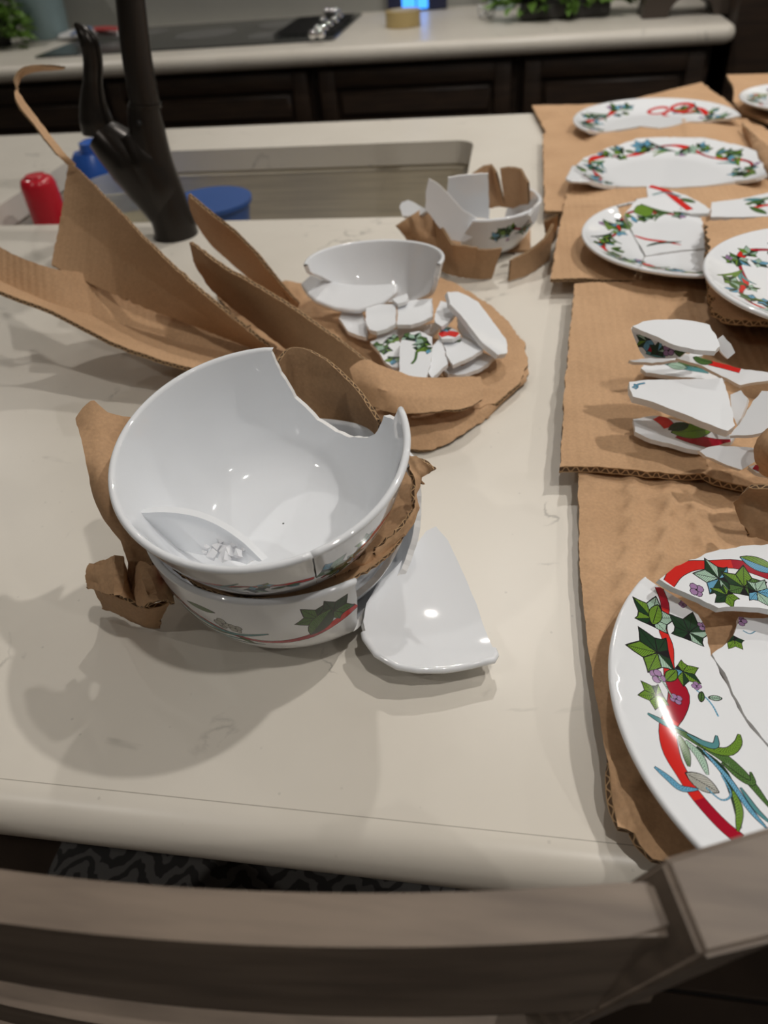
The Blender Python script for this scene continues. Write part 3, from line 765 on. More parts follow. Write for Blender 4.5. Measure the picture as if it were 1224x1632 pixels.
# things standing on the back worktop
CAN = mat('pale_blue_enamel', (.26, .36, .38), .45)
cb = empty('canister', (-2.1, 3.05, CT), 'tall pale blue canister standing beside the plant at far left', 'canister')
c0 = P(80, 60, 0)
cb.location = (c0[0], c0[1], CT)
bm = bmesh.new(); lathe(bm, c0, [(.0, .001), (.075, .001), (.08, .01), (.102, .30), (.102, .305), (.095, .305), (.075, .02), (.0, .018)], 36); from_bm('vessel', bm, CAN, cb, True)
bm = bmesh.new(); lathe(bm, c0 + [0, 0, .306], [(.0, 0), (.104, 0), (.104, .015), (.03, .022), (.0, .022)], 36); from_bm('lid', bm, CAN, cb, True)
LEAF = mat('houseplant_leaf', (.10, .22, .04), .45); noise_mix(LEAF, (.06, .15, .025), (.22, .38, .07), 25)
def foliage(root, c, rx, ry, rz, n, size, seed):
    rd = random.Random(seed); me = bpy.data.meshes.new('leaf'); bm = bmesh.new()
    for s in (-1, 1):
        a = [bm.verts.new(p) for p in ((0, 0, 0), (.35, .28 * s, .10), (.7, .2 * s, .08), (1, 0, -.08), (.5, 0, 0))]
        bm.faces.new((a[0], a[4], a[1]) if s > 0 else (a[0], a[1], a[4])); bm.faces.new((a[4], a[3], a[2], a[1]) if s > 0 else (a[4], a[1], a[2], a[3]))
    bm.to_mesh(me); bm.free(); me.materials.append(LEAF)
    for i in range(n):
        th = rd.uniform(0, 2 * PI); ph = math.acos(rd.uniform(-.2, 1)); q = rd.uniform(.45, 1)
        d = Vector((math.sin(ph) * math.cos(th), math.sin(ph) * math.sin(th), math.cos(ph)))
        o = bpy.data.objects.new('leaf', me); COL.objects.link(o); o.parent = root
        o.location = Vector((c[0] + d.x * rx * q, c[1] + d.y * ry * q, c[2] + d.z * rz * q)) - root.location
        o.rotation_euler = (rd.uniform(-.6, .6), rd.uniform(-.8, .5), th + rd.uniform(-.6, .6)); k = size * rd.uniform(.7, 1.25); o.scale = (k, k, k)
POT = mat('dark_planter', (.03, .028, .026), .5)
p0 = P(0, 74, 0); pr_ = empty('potted_plant', (p0[0], p0[1], CT), 'leafy green plant in a dark pot at the far left of the back worktop', 'plant')
bm = bmesh.new(); lathe(bm, p0, [(.0, .001), (.045, .001), (.062, .10), (.065, .105), (.058, .105), (.0, .09)], 28); from_bm('pot', bm, POT, pr_, True)
foliage(pr_, p0 + [0.02, -.05, .05], .12, .09, .26, 290, .06, 3)
p0 = P(898, 27, 0); pr_ = empty('low_planter', (p0[0], p0[1], CT), 'low green trailing plant in a dark tray in the middle of the back worktop', 'plant')
bm = bmesh.new(); box(bm, p0[0] - .14, p0[0] + .14, p0[1] - .06, p0[1] + .06, CT + .001, CT + .05, bev=.012); from_bm('tray', bm, POT, pr_, True)
foliage(pr_, p0 + [0, -.01, .05], .24, .06, .10, 260, .06, 5)
foliage(pr_, p0 + [.24, -.01, .03], .03, .03, .05, 20, .03, 6)
foliage(pr_, p0 + [.15, .02, .06], .12, .06, .08, 40, .05, 7)
p0 = P(800, 14, 0); cb = empty('glass_jar', tuple(p0), 'small pale grey glass jar between the screen and the low plant', 'jar')
JAR = mat('frosted_glass', (.42, .50, .55), .25)
bm = bmesh.new(); lathe(bm, p0, [(0, .001), (.045, .001), (.05, .01), (.05, .13), (.04, .15), (.038, .15), (.045, .12), (.045, .01), (0, .008)], 30); from_bm('vessel', bm, JAR, cb, True)
bm = bmesh.new(); lathe(bm, p0 + [0, 0, .151], [(0, 0), (.042, 0), (.042, .02), (0, .022)], 30); from_bm('lid', bm, TRIMW, cb, True)
# glowing screen
SCR = mat('screen_glow', (.02, .1, .4), .2); bs(SCR).inputs['Emission Color'].default_value = (.05, .30, 1, 1); bs(SCR).inputs['Emission Strength'].default_value = 2.2
SCD = mat('dark_blue_screen', (.01, .015, .06), .15)
p0 = P(665, 18, 0); sd = empty('tablet_display', tuple(p0), 'small dark display with a blue glowing screen on the back worktop', 'display')
boxo('case', SCD, sd, p0[0] - .11, p0[0] + .11, p0[1], p0[1] + .012, CT + .001, CT + .15, bev=.004)
boxo('stand', POT, sd, p0[0] - .05, p0[0] + .05, p0[1] + .012, p0[1] + .07, CT + .001, CT + .03, bev=.005)
for a, b in ((-.055, -.005), (.0, .04)): boxo('lit_panel', SCR, sd, p0[0] + a, p0[0] + b, p0[1] - .0015, p0[1] - .0005, CT + .008, CT + .12)
# tape roll
TAPE = mat('tan_tape', (.50, .38, .17), .4); p0 = P(643, 42, 0); tr = empty('tape_roll', tuple(p0), 'roll of tan packing tape lying in front of the blue screen', 'tape')
bm = bmesh.new(); lathe(bm, p0, [(.040, .001), (.058, .001), (.058, .046), (.040, .046)], 36); v_ = bm.verts[:]; from_bm('tape', bm, TAPE, tr, True)
bm = bmesh.new(); lathe(bm, p0, [(.037, .001), (.040, .001), (.040, .047), (.037, .047)], 36); from_bm('core', bm, mat('tape_core', (.5, .45, .35), .8), tr, True)
# earbuds-like white ornament
p0 = P(772, 30, 0); orn = empty('napkin_ring', tuple(p0), 'small white wire ornament left of the low plant', 'ornament')
bm = bmesh.new(); tube(bm, [(p0[0] + .02 * math.cos(t), p0[1] + .012 * math.sin(t), p0[2] + .022 + .016 * math.sin(2 * t)) for t in np.linspace(0, 2 * PI, 24)], .004, 8, cap=False); from_bm('ring', bm, TRIMW, orn, True)
bm = bmesh.new(); tube(bm, [(p0[0] + .02 + .012 * math.cos(t), p0[1], p0[2] + .014 + .012 * math.sin(t)) for t in np.linspace(0, 2 * PI, 20)], .003, 8, cap=False); from_bm('loop', bm, TRIMW, orn, True)
# dark arched holder at the right end of the back worktop
p0 = P(1092, 27, 0); ah = empty('arched_stand', tuple(p0), 'dark brown arched stand at the right end of the back worktop', 'stand')
bm = bmesh.new(); pts = []
N_ = 14; W_ = .125
for y in (p0[1], p0[1] + .14):
    o_ = [bm.verts.new((p0[0] + W_ * math.cos(t), y, CT + .001 + .10 * math.sin(t) ** .8)) for t in np.linspace(PI, 0, N_)]
    i_ = [bm.verts.new((p0[0] + .015 + .065 * math.cos(t), y, CT + .001 + .055 * math.sin(t))) for t in np.linspace(0, PI, N_)]
    pts.append(o_ + i_)
bm.faces.new(pts[0]); bm.faces.new(pts[1][::-1])
for k in range(len(pts[0])): a, b = k, (k + 1) % len(pts[0]); bm.faces.new((pts[0][a], pts[0][b], pts[1][b], pts[1][a]))
from_bm('arch', bm, mat('dark_bronze_ceramic', (.06, .045, .035), .45), ah, True)
0 and boxo('foot', POT, ah, p0[0] - .128, p0[0] - .06, p0[1] - .004, p0[1] + .144, CT + .0005, CT + .012, bev=.003)
# printed tea towel behind the tap lever
TW_ = mat('white_printed_towel', (.60, .60, .60), .9)
q = [[P(100, 50, .012), P(130, 48, .02), P(165, 47, .03), P(190, 48, .02)], [P(92, 62, .008), P(125, 60, .014), P(160, 58, .016), P(192, 60, .010)]]
tg = empty('folded_towel', tuple(P(140, 62, .007)), 'folded white tea towel with red and blue print on the left of the hob', 'towel')
patch('cloth', q, t=.006, mats=[TW_, TW_], parent=tg, world=True, amp=.002)
q2 = [[P(150, 44, .034), P(170, 43, .04), P(188, 44, .034)], [P(150, 50, .034), P(170, 49, .036), P(188, 50, .03)]]
patch('red_print', q2, t=.003, mats=[mat('red_cloth', (.35, .04, .04), .9)] * 2, parent=tg, world=True)
q2 = [[P(112, 56, .022), P(128, 45, .03), P(146, 43, .032)], [P(113, 58, .020), P(130, 50, .026), P(148, 49, .028)]]
patch('blue_print', q2, t=.003, mats=[mat('blue_cloth', (.10, .15, .28), .9)] * 2, parent=tg, world=True)
# tall pantry side and fridge on the right
tp = empty('tall_cabinet', (.92, 3.0, 0), 'tall dark wood cabinet side to the right of the back worktop', 'cabinet')
boxo('side_panel', WOOD, tp, .612, .72, 2.66, 3.32, 0, 2.3); boxo('door', WOOD, tp, .61, .725, 2.635, 2.659, .1, 2.29, bev=.004)
fr = empty('fridge', (1.2, 3.0, 0), 'grey steel fridge at the right edge beyond the tall cabinet', 'fridge')
boxo('body', POT, fr, .73, 1.64, 2.72, 3.32, 0.02, 1.85); boxo('door', STEEL, fr, .80, 1.18, 2.655, 2.718, .06, 1.84, bev=.01); boxo('door', STEEL, fr, 1.19, 1.63, 2.655, 2.718, .06, 1.84, bev=.01)
bm = bmesh.new(); tube(bm, [(1.13, 2.60, .7), (1.13, 2.60, 1.5)], .012, 12); tube(bm, [(1.13, 2.60, .74), (1.13, 2.66, .74)], .008, 8); tube(bm, [(1.13, 2.60, 1.46), (1.13, 2.66, 1.46)], .008, 8); from_bm('handle', bm, STEEL, fr, True)

# ------------------------------------------------------------ tap
YT = 1.045
def tpx(lst, y=YT):
    p, r = [], []
    for x, yy, w in lst:
        q = PY(x, yy, y); dist = -(R.T @ (q - np.array([0, 0, CAMH])))[2]; p.append(q); r.append(w / F * dist)
    return spline(p, len(p) * 5), np.interp(np.linspace(0, 1, len(p) * 5), np.linspace(0, 1, len(p)), r)
base = PY(283, 380, YT)
tp_ = empty('kitchen_tap', (base[0], YT, CT), 'dark bronze gooseneck tap with a side lever behind the sink edge', 'tap')
zb = base[2]
bm = bmesh.new(); a, r = tpx([(284, 390, 35), (279, 362, 34), (262, 314, 33), (246, 260, 30), (234, 205, 28), (229, 168, 25)]); a[0][2] = CT + .0015; tube(bm, a, r, 32); from_bm('body', bm, BLK, tp_, True)
bm = bmesh.new(); a, r = tpx([(272, 350, 28), (240, 296, 39), (210, 258, 41), (180, 230, 34), (160, 212, 27)]); tube(bm, a, r, 32); a, r = tpx([(278, 362, 28), (252, 300, 38), (230, 250, 38), (210, 212, 26)]); tube(bm, a, r, 32); from_bm('lever_socket', bm, BLK, tp_, True)
bm = bmesh.new(); a, r = tpx([(158, 211, 26), (153, 190, 26), (149, 165, 21), (148, 130, 15), (148, 95, 15), (142, 68, 16), (131, 50, 11), (119, 38, 3)]); tube(bm, a, r, 28); from_bm('lever', bm, BLK, tp_, True)
bm = bmesh.new(); a, r = tpx([(232, 170, 25.5), (231, 163, 25.5)]); tube(bm, a, r, 32); from_bm('collar', bm, BLK, tp_, True)
bm = bmesh.new(); a, r = tpx([(231, 163, 23.5), (218, 90, 23.5), (208, 0, 23.5), (205, -40, 23)]);
a = list(a); top_ = a[-1]; rr = r[-1]
for t in np.linspace(0.15, PI, 14): a.append(top_ + np.array([-.004, .10 - .10 * math.cos(t), .10 * math.sin(t) + .05 + .13 * min(1, t)]))
a.append(a[-1] - np.array([0, 0, .05])); r = list(r) + [rr * .92] * 15
tube(bm, a, r, 28); from_bm('spout', bm, BLK, tp_, True)
bm = bmesh.new(); q = a[-1]; tube(bm, [q + [0, 0, .0], q - [0, 0, .07]], [rr * 1.15, rr * 1.25], 28); from_bm('spray_head', bm, BLK, tp_, True)
bm = bmesh.new(); q = PY(222, 196, YT - .026); bmesh.ops.create_uvsphere(bm, u_segments=12, v_segments=8, radius=.0035, matrix=Matrix.Translation(Vector(q))); from_bm('set_screw', bm, mat('screw_black', (.003, .003, .003), .6), tp_, True)

# ------------------------------------------------------------ things in the sink
BLU = mat('blue_plastic', (.03, .12, .50), .25); RED = mat('red_plastic', (.55, .015, .03), .2); NAVY = mat('navy_plastic', (.03, .09, .30), .35)
SZ = CT - .27
p0 = PY(152, 250, 1.36); hb_ = PY(146, 222, 1.36)[2] - SZ
sb = empty('soap_bottle', (p0[0], 1.36, SZ), 'blue detergent bottle standing in the sink behind the cardboard peak', 'bottle')
bm = bmesh.new(); lathe(bm, (p0[0], 1.36, SZ), [(0, .002), (.045, .002), (.05, .02), (.05, hb_ - .075), (.045, hb_ - .05), (.028, hb_ - .02), (0, hb_ - .02)], 30)
for v in bm.verts: v.co.x = p0[0] + (v.co.x - p0[0]) * 1.35
from_bm('bottle_body', bm, BLU, sb, True)
bm = bmesh.new(); lathe(bm, (p0[0], 1.36, SZ + hb_ - .019), [(0, 0), (.024, 0), (.022, .015), (.012, .019), (0, .019)], 24); from_bm('cap', bm, BLU, sb, True)
p0 = PY(70, 320, 1.20)
rb = empty('red_scrub_brush', (p0[0], 1.20, SZ), 'glossy red plastic bottle at the left end of the sink', 'bottle')
h0 = PY(70, 282, 1.20)[2] - SZ
bm = bmesh.new(); lathe(bm, (p0[0], 1.20, SZ), [(0, .002), (.026, .002), (.029, .012), (.029, h0 * .96), (.026, h0 * .99), (.022, h0), (0, h0 + .001)], 26); from_bm('bottle_body', bm, RED, rb, True)
bm = bmesh.new(); lathe(bm, (p0[0], 1.20, SZ + h0 + .001), [(0, 0), (.018, 0), (.016, .003), (0, .004)], 16); from_bm('cap', bm, RED, rb, True)
rb.name = 'detergent_bottle'
CLR = mat('clear_plastic', (.85, .85, .80), .12); bs(CLR).inputs['Transmission Weight'].default_value = .75; bs(CLR).inputs['IOR'].default_value = 1.2
p0 = PY(205, 330, 1.24); ztop = PY(200, 290, 1.24)[2] - SZ
ct = empty('plastic_tub', (p0[0], 1.24, SZ), 'clear round plastic tub with yellowish residue stacked in the sink behind the tap', 'tub')
bm = bmesh.new(); lathe(bm, (p0[0], 1.24, SZ), [(0, .003), (.052, .003), (.066, ztop - .006), (.070, ztop), (.064, ztop), (.050, .008), (0, .007)], 32); from_bm('tub_wall', bm, CLR, ct, True)
bm = bmesh.new(); lathe(bm, (p0[0], 1.24, SZ), [(0, .010), (.049, .010), (.060, ztop * .8), (0, ztop * .8)], 32); from_bm('residue', bm, mat('yellow_residue', (.42, .36, .22), .5), ct, True)
p0 = PY(336, 330, 1.19); ztop = PY(338, 300, 1.255)[2] - SZ
nb = empty('blue_basin', (p0[0], 1.19, SZ), 'navy blue plastic bowl in the sink to the right of the tap', 'bowl')
bm = bmesh.new(); lathe(bm, (p0[0], 1.19, SZ), [(0, .002), (.04, .002), (.06, ztop - .03), (.066, ztop), (.061, ztop), (.055, ztop - .03), (.035, .008), (0, .008)], 36); from_bm('bowl_wall', bm, NAVY, nb, True)
bm = bmesh.new(); lathe(bm, (p0[0], 1.19, SZ), [(.0655, ztop - .004), (.069, ztop - .004), (.069, ztop + .002), (.0655, ztop + .002)], 36); from_bm('rim_bead', bm, NAVY, nb, True)
pb = empty('purple_cloth', (SX0 + .03, 1.18, SZ), 'dark purple cloth bunched in the left end of the sink', 'cloth')
for k in range(1):
    g = [[(SX0 + .018 + .034 * a, SY0 + .015 + .14 * b, SZ + .22 - .20 * a - .05 * b) for a in np.linspace(0, 1, 5)] for b in np.linspace(0, 1, 4)]
    patch('cloth_fold', [[np.array(p) for p in r_] for r_ in g], t=.004, world=True, amp=.004, freq=30, mats=[mat('purple_fabric', (.05, .015, .04), .9)] * 2, parent=pb)
# ============================================================ STOOL in front of the worktop
st = empty('bar_stool', (-.16, .30, 0), 'grey brown bar stool with curved back rail and woven seat before the island', 'stool')
FAB = mat('chevron_fabric', (.10, .095, .09), .95)
tc = nd(FAB, 'ShaderNodeTexCoord'); sp = nd(FAB, 'ShaderNodeSeparateXYZ'); ln(FAB, tc.outputs['Object'], sp.inputs[0])
mx_ = nd(FAB, 'ShaderNodeMath', operation='PINGPONG'); mx_.inputs[1].default_value = .024; ln(FAB, sp.outputs[0], mx_.inputs[0])
ad_ = nd(FAB, 'ShaderNodeMath', operation='ADD'); ln(FAB, mx_.outputs[0], ad_.inputs[0]); ln(FAB, sp.outputs[1], ad_.inputs[1])
nz_ = nd(FAB, 'ShaderNodeTexNoise'); nz_.inputs['Scale'].default_value = 60; ln(FAB, tc.outputs['Object'], nz_.inputs['Vector'])
a2_ = nd(FAB, 'ShaderNodeMath', operation='MULTIPLY_ADD'); a2_.inputs[1].default_value = .030; ln(FAB, nz_.outputs['Fac'], a2_.inputs[0]); ln(FAB, ad_.outputs[0], a2_.inputs[2])
mo_ = nd(FAB, 'ShaderNodeMath', operation='PINGPONG'); mo_.inputs[1].default_value = .010; ln(FAB, a2_.outputs[0], mo_.inputs[0])
gt_ = nd(FAB, 'ShaderNodeMath', operation='GREATER_THAN'); gt_.inputs[1].default_value = .005; ln(FAB, mo_.outputs[0], gt_.inputs[0])
mm_ = nd(FAB, 'ShaderNodeMix', data_type='RGBA'); ln(FAB, gt_.outputs[0], mm_.inputs[0]); mm_.inputs[6].default_value = (.045, .043, .042, 1); mm_.inputs[7].default_value = (.15, .145, .14, 1)
ln(FAB, mm_.outputs[2], bs(FAB).inputs['Base Color'])
boxo('seat', FAB, st, -.385, .075, .13, .56, .60, .665, bev=.02, seg=4)
boxo('seat_frame', CHW, st, -.38, .07, .135, .555, .555, .599, bev=.004)
def rail(name, zt, zb, y, th, xl, xr, sag):
    """curved cross rail: plan arc bowed away from the sitter"""
    bm = bmesh.new(); n = 26; rings = []
    for k in range(n + 1):
        f = k / n; x = xl + (xr - xl) * f; yy = y - sag * (1 - (2 * f - 1) ** 2)
        rings.append([bm.verts.new(p) for p in ((x, yy, zt), (x, yy + th, zt), (x, yy + th, zb), (x, yy, zb))])
    for a, b in zip(rings, rings[1:]):
        for k in range(4): bm.faces.new((a[k], b[k], b[(k + 1) % 4], a[(k + 1) % 4]))
    bm.faces.new(rings[0]); bm.faces.new(rings[-1][::-1])
    es = [e for e in bm.edges if abs(e.verts[0].co.x - e.verts[1].co.x) > .002]
    bmesh.ops.bevel(bm, geom=es, offset=.0035, segments=3, affect='EDGES')
    return from_bm(name, bm, CHW, st, True)
rail('top_rail', 1.045, .975, .100, .0165, -.380, .062, .0235)
rail('back_slat', .930, .895, .101, .012, -.365, .046, .0235)
rail('back_slat', .862, .828, .103, .012, -.365, .040, .0225)
rail('back_slat', .79, .756, .105, .012, -.365, .036, .0215)
def post(s):
    """slanting back post: plan corners at several heights, the top turned towards the rail"""
    top = [P(1057, 1368, .135), P(1262, 1306, .135), P(1262, 1492, .135), P(1122, 1526, .135)]
    low = [P(640, 1650, -.16), P(775, 1588, -.16), P(856, 1662, -.16), P(716, 1738, -.16)]
    mid = [a * .5 + b * .5 for a, b in zip(top, low)]
    c = sum(low) / 4; leg = [np.array([c[0] + dx, c[1] + dy + .02, .3]) for dx, dy in ((-.018, .018), (.018, .018), (.018, -.018), (-.018, -.018))]
    ft = [np.array([p[0] + .02, p[1] - .03, 0]) for p in leg]
    bm = bmesh.new(); rings = []
    for L in (top, mid, low, leg, ft):
        rings.append([bm.verts.new((p[0] if s > 0 else -.312 - p[0], p[1], p[2])) for p in L])
    for a, b in zip(rings, rings[1:]):
        for k in range(4): bm.faces.new((a[k], a[(k + 1) % 4], b[(k + 1) % 4], b[k]))
    bm.faces.new(rings[0]); bm.faces.new(rings[-1][::-1])
    bmesh.ops.recalc_face_normals(bm, faces=bm.faces)
    es = [e for e in bm.edges if len(e.link_faces) == 2 and e.calc_face_angle(0) > .5]
    bmesh.ops.bevel(bm, geom=es, offset=.0018, segments=3, affect='EDGES')
    from_bm('back_post', bm, CHW, st, True)
    print('post', [tuple(np.round(p, 3)) for p in top + low])
post(1); post(-1)
for x in (-.375, .03):
    boxo('leg', CHW, st, x, x + .036, .50, .536, 0, .554, bev=.004)
    boxo('side_stretcher', CHW, st, x + .006, x + .03, .14, .50, .22, .25, bev=.003)
boxo('foot_rail', CHW, st, -.34, .03, .506, .53, .22, .25, bev=.003)

# ============================================================ CARDBOARD SHEETS on the right
S_ = 'cardboard sheets under the broken plates'
DR = lambda u, v: -0.018 * np.clip((u - .22) / .15, 0, 1)
sheet('cardboard_sheet', [(848, 168), (985, 164), (1118, 131), (1140, 148), (1192, 185), (1260, 230), (1250, 262), (900, 246), (872, 214)], .012,
      'tan cardboard sheet farthest back, under the plate piece with the red bow', rot=.1, jit=.0008, creases=[((880, 190), (1120, 140), .003), ((860, 180), (1224, 205), -.002)], group=S_, seed=2)
sheet('cardboard_sheet', [(865, 213), (985, 210), (1085, 193), (1191, 188), (1215, 218), (1300, 300), (1300, 345), (868, 336)], .018,
      'tan cardboard sheet under the long oval plate piece, second from the back', creases=[((960, 212), (955, 330), .0015), ((1020, 205), (1020, 330), .0015), ((1088, 190), (1096, 215), .004)], seed=3, group=S_)
sheet('cardboard_sheet', [(908, 288), (1040, 296), (1224, 286), (1420, 290), (1420, 470), (1120, 470), (1090, 452), (1040, 448), (990, 447), (930, 443), (877, 444), (885, 400), (895, 345)], .024,
      'tan cardboard sheet under the two cracked round plate pieces', creases=[((885, 330), (1224, 318), .002)], seed=4, group=S_, mats=[KRR, KE])
sheet('cardboard_sheet', [(916, 452), (1040, 447), (1120, 458), (1420, 462), (1420, 790), (1250, 786), (1224, 778), (1172, 771), (1120, 757), (1040, 752), (960, 744), (892, 744), (900, 620)], .024,
      'tan ridged cardboard sheet under the stacked china pieces on the right', mats=[KRR, KE], amp=.0016, seed=5, group=S_, t=.006,
      creases=[((1050, 455), (1050, 520), .0015), ((1085, 455), (1090, 520), .0015), ((900, 600), (1010, 605), .0012), ((1095, 457), (1100, 510), .002)])
sheet('cardboard_sheet', [(921, 750), (1040, 758), (1172, 768), (1300, 775), (1420, 900), (1420, 1400), (1224, 1420), (1040, 1368), (1030, 1358), (1010, 1335), (984, 1320), (962, 1200), (940, 1050), (924, 905)], .014,
      'tan cardboard sheet nearest the stool, under the large holly patterned plate', amp=.0014, seed=6, group=S_, jit=.0003,
      creases=[((1010, 758), (1000, 870), .004), ((1070, 765), (1060, 850), .005), ((1090, 765), (1120, 860), .004), ((940, 830), (960, 1200), .0015), ((990, 780), (1060, 800), .003)])
sheet('cardboard_sheet', [(1158, 119), (1240, 117), (1400, 130), (1400, 220), (1250, 205), (1186, 180), (1168, 160), (1170, 140)], .02,
      'tan cardboard sheet at the far right corner, under a plate edge', seed=8, group=S_)
# raised layered pad under the round plate at the right edge
pad = empty('cardboard_pad', tuple(P(1230, 500, .03)), 'thick layered torn cardboard pad carrying the round plate at the right edge', 'cardboard pad')
for k in range(5):
    z = .0305 + k * .0062
    pts = [(1128 + k % 2 * 2, 353), (1260, 345), (1420, 350), (1420, 520), (1240, 512 + k % 2), (1165 - k % 2 * 3, 508), (1150, 503), (1137, 492 - k % 3 * 2), (1133 + k % 2 * 2, 470), (1130, 420)]
    o = sheet('layer', [(x, y) for x, y in pts], z + .006, None, t=.0055, jit=.0022, seed=20 + k, mats=[KR if k == 4 else KRR, KE], grid=.012, cat=None)
    o.parent = pad; o.location = Vector(o.location) - pad.location; del_ = [o.pop(k2) for k2 in ('label', 'category') if k2 in o]
# brown folded flaps at the right edge
patch('cardboard_flap', [[(1183, 196, .03), (1224, 235, .04), (1290, 290, .05)], [(1190, 215, .02), (1215, 262, .03), (1280, 320, .035)], [(1196, 228, .004), (1218, 290, .004), (1270, 340, .004)]],
      label='dark brown folded cardboard flap at the right edge beside the long plate piece', mats=[KRD, KE], amp=.002, tear=.002)
patch('cardboard_flap', [[(1176, 800, .045), (1190, 778, .06), (1224, 772, .07), (1290, 775, .07)], [(1186, 838, .034), (1205, 812, .045), (1235, 805, .05), (1290, 810, .05)], [(1190, 850, .028), (1212, 855, .026), (1240, 862, .026), (1290, 870, .026)]],
      label='brown curled cardboard flap above the upper piece of the large plate', mats=[KRD, KE], amp=.002, tear=.001)
patch('cardboard_flap', [[(1216, 688, .075), (1240, 680, .08), (1280, 690, .08)], [(1209, 722, .06), (1235, 720, .07), (1280, 725, .07)], [(1213, 750, .045), (1240, 760, .045), (1280, 760, .045)]],
      label='tan torn cardboard flap at the right edge leaning on the china pile', amp=.002, tear=.002)

# ============================================================ PLATES
# the large plate nearest the camera
NP = Plate(0, 0, .020, .134)
arc = [(1027, 929), (1009, 949), (989, 986), (979, 1025), (977, 1065), (981, 1105), (994, 1148), (1016, 1198), (1046, 1251), (1079, 1300), (1107, 1337)]
def fit_circle(pts, z, Rfix=None, Rp=None):
    Q = np.array([P(x, y, z)[:2] for x, y in pts])
    A = np.c_[2 * Q, np.ones(len(Q))]; s = np.linalg.lstsq(A, (Q ** 2).sum(1), rcond=None)[0]; c = s[:2]; r = math.sqrt(s[2] + c @ c)
    if Rfix:
        for _ in range(400):
            d = Q - c; L = np.linalg.norm(d, axis=1); c = c + ((L - Rfix)[:, None] * d / L[:, None]).mean(0) * 1.2
        r = Rfix
    return c, r
c_, r_ = fit_circle(arc, .020 + .004 + .0150); print('near plate fit', c_, r_)
RP = max(.120, min(.145, r_)); c_, r_ = fit_circle(arc, .020 + .004 + .0150, RP)
NP = Plate(c_[0], c_[1], .020, RP)
def q_(x, y): return NP.px(x, y)
def pth(*pts, n=14): return spline([q_(*p) for p in pts], n)
mpp = float(np.linalg.norm(np.array(q_(1060, 1100)) - np.array(q_(1080, 1100)))) / 20
def ang(a, b): a = q_(*a); b = q_(*b); return math.atan2(b[1] - a[1], b[0] - a[0])
NL = []
def rw(f): return mpp * (13 + 16 * math.exp(-((f - .44) / .10) ** 2) + 8 * math.exp(-((f - .62) / .07) ** 2) + 7 * f * f)
NL += strip(pth((1050, 936), (1060, 965), (1056, 1000), (1066, 1030), (1066, 1058), (1070, 1080), (1082, 1105), (1076, 1135), (1064, 1160), (1070, 1200), (1088, 1235), (1105, 1262), (1128, 1290), (1155, 1318), (1180, 1338), n=50),
            rw, 'red', alt=lambda f: 'crimson' if (.30 < f < .52 or f > .78 or f < .08) else 'red')
for k, (x, y, r, a, pal) in enumerate([(1040, 985, 44, (1048, 935), ('green', 'pale')), (1098, 1008, 42, (1105, 970), ('blue', 'pale', 'dark')), (1048, 1040, 50, (1005, 1030), ('pale', 'dark', 'green')), (1088, 1070, 30, (1110, 1085), ('blue', 'moss', 'green')),
                                       (1046, 1108, 30, (1022, 1108), ('green', 'moss'))]):
    NL += ivy(q_(x, y), r * mpp, ang((x, y), a), 11 + k, pal)
NL += leaf(q_(1040, 995), 42 * mpp, 20 * mpp, ang((1040, 995), (1052, 955)), 'green') + leaf(q_(1062, 1085), 30 * mpp, 16 * mpp, ang((1062, 1085), (1085, 1060)), 'green')
for x, y, r in ((1048, 1078, 13), (1110, 1093, 8), (1078, 1114, 10), (1120, 998, 9), (1088, 963, 7)): NL += berries(q_(x, y), r * mpp)
NL += strip(pth((1050, 1078), (1062, 1095), (1072, 1112)), .0006, 'pale', outline=.0002)
NL += strip(pth((1110, 1100), (1125, 1112), (1136, 1125), (1145, 1142)), .0009, 'blue', outline=0) + leaf(q_(1117, 1118), 18 * mpp, 8 * mpp, ang((1117, 1118), (1119, 1100)), 'moss') + leaf(q_(1130, 1112), 18 * mpp, 8 * mpp, ang((1130, 1112), (1149, 1113)), 'pale')
for col, w, pts in (('teal', 9, ((1032, 1137), (1055, 1150), (1085, 1165), (1110, 1180))), ('moss', 14, ((1070, 1160), (1105, 1178), (1150, 1205), (1190, 1240), (1230, 1290))), ('green', 12, ((1100, 1172), (1130, 1192), (1160, 1198), (1176, 1185), (1178, 1170))),
                    ('teal', 9, ((1095, 1170), (1120, 1184), (1140, 1188), (1142, 1172))), ('dark', 10, ((1110, 1190), (1150, 1225), (1170, 1270), (1180, 1320))), ('green', 9, ((1168, 1260), (1178, 1290), (1176, 1325))),
                    ('blue', 7, ((1120, 1195), (1160, 1240), (1195, 1290), (1222, 1320))), ('moss', 11, ((1082, 1172), (1092, 1195), (1098, 1222))), ('pale', 11, ((1092, 1180), (1115, 1205), (1128, 1235))),
                    ('blue', 10, ((1043, 1222), (1065, 1240), (1085, 1256), (1112, 1258))), ('moss', 7, ((1150, 1215), (1180, 1240), (1200, 1248), (1196, 1230))), ('teal', 6, ((1180, 1255), (1205, 1290), (1228, 1312)))):
    NL += strip(pth(*pts), w * mpp, col, taper=True)
NL += leaf(q_(1093, 1232), 44 * mpp, 26 * mpp, ang((1093, 1232), (1132, 1255)), 'grey') + strip(pth((1125, 1255), (1150, 1275), (1165, 1265), (1150, 1235)), .0009, 'blue', outline=.0001)
W1 = [(1188, 1148), (1162, 1098), (1145, 1065), (1133, 1045), (1128, 1025), (1124, 999), (1112, 979), (1085, 956), (1046, 936)]
plate_piece(NP, arc + [(1150, 1385), (1200, 1425), (1300, 1440), (1300, 1300), (1224, 1191)] + W1,
            'large left rim piece of the holly plate nearest the stool, with a wavy red ribbon', NL, seed=3, name='plate_shard', tol=.06)
NC = []
for x, y, r in ((1181, 990, 10),): NC += berries(q_(x, y), r * mpp)
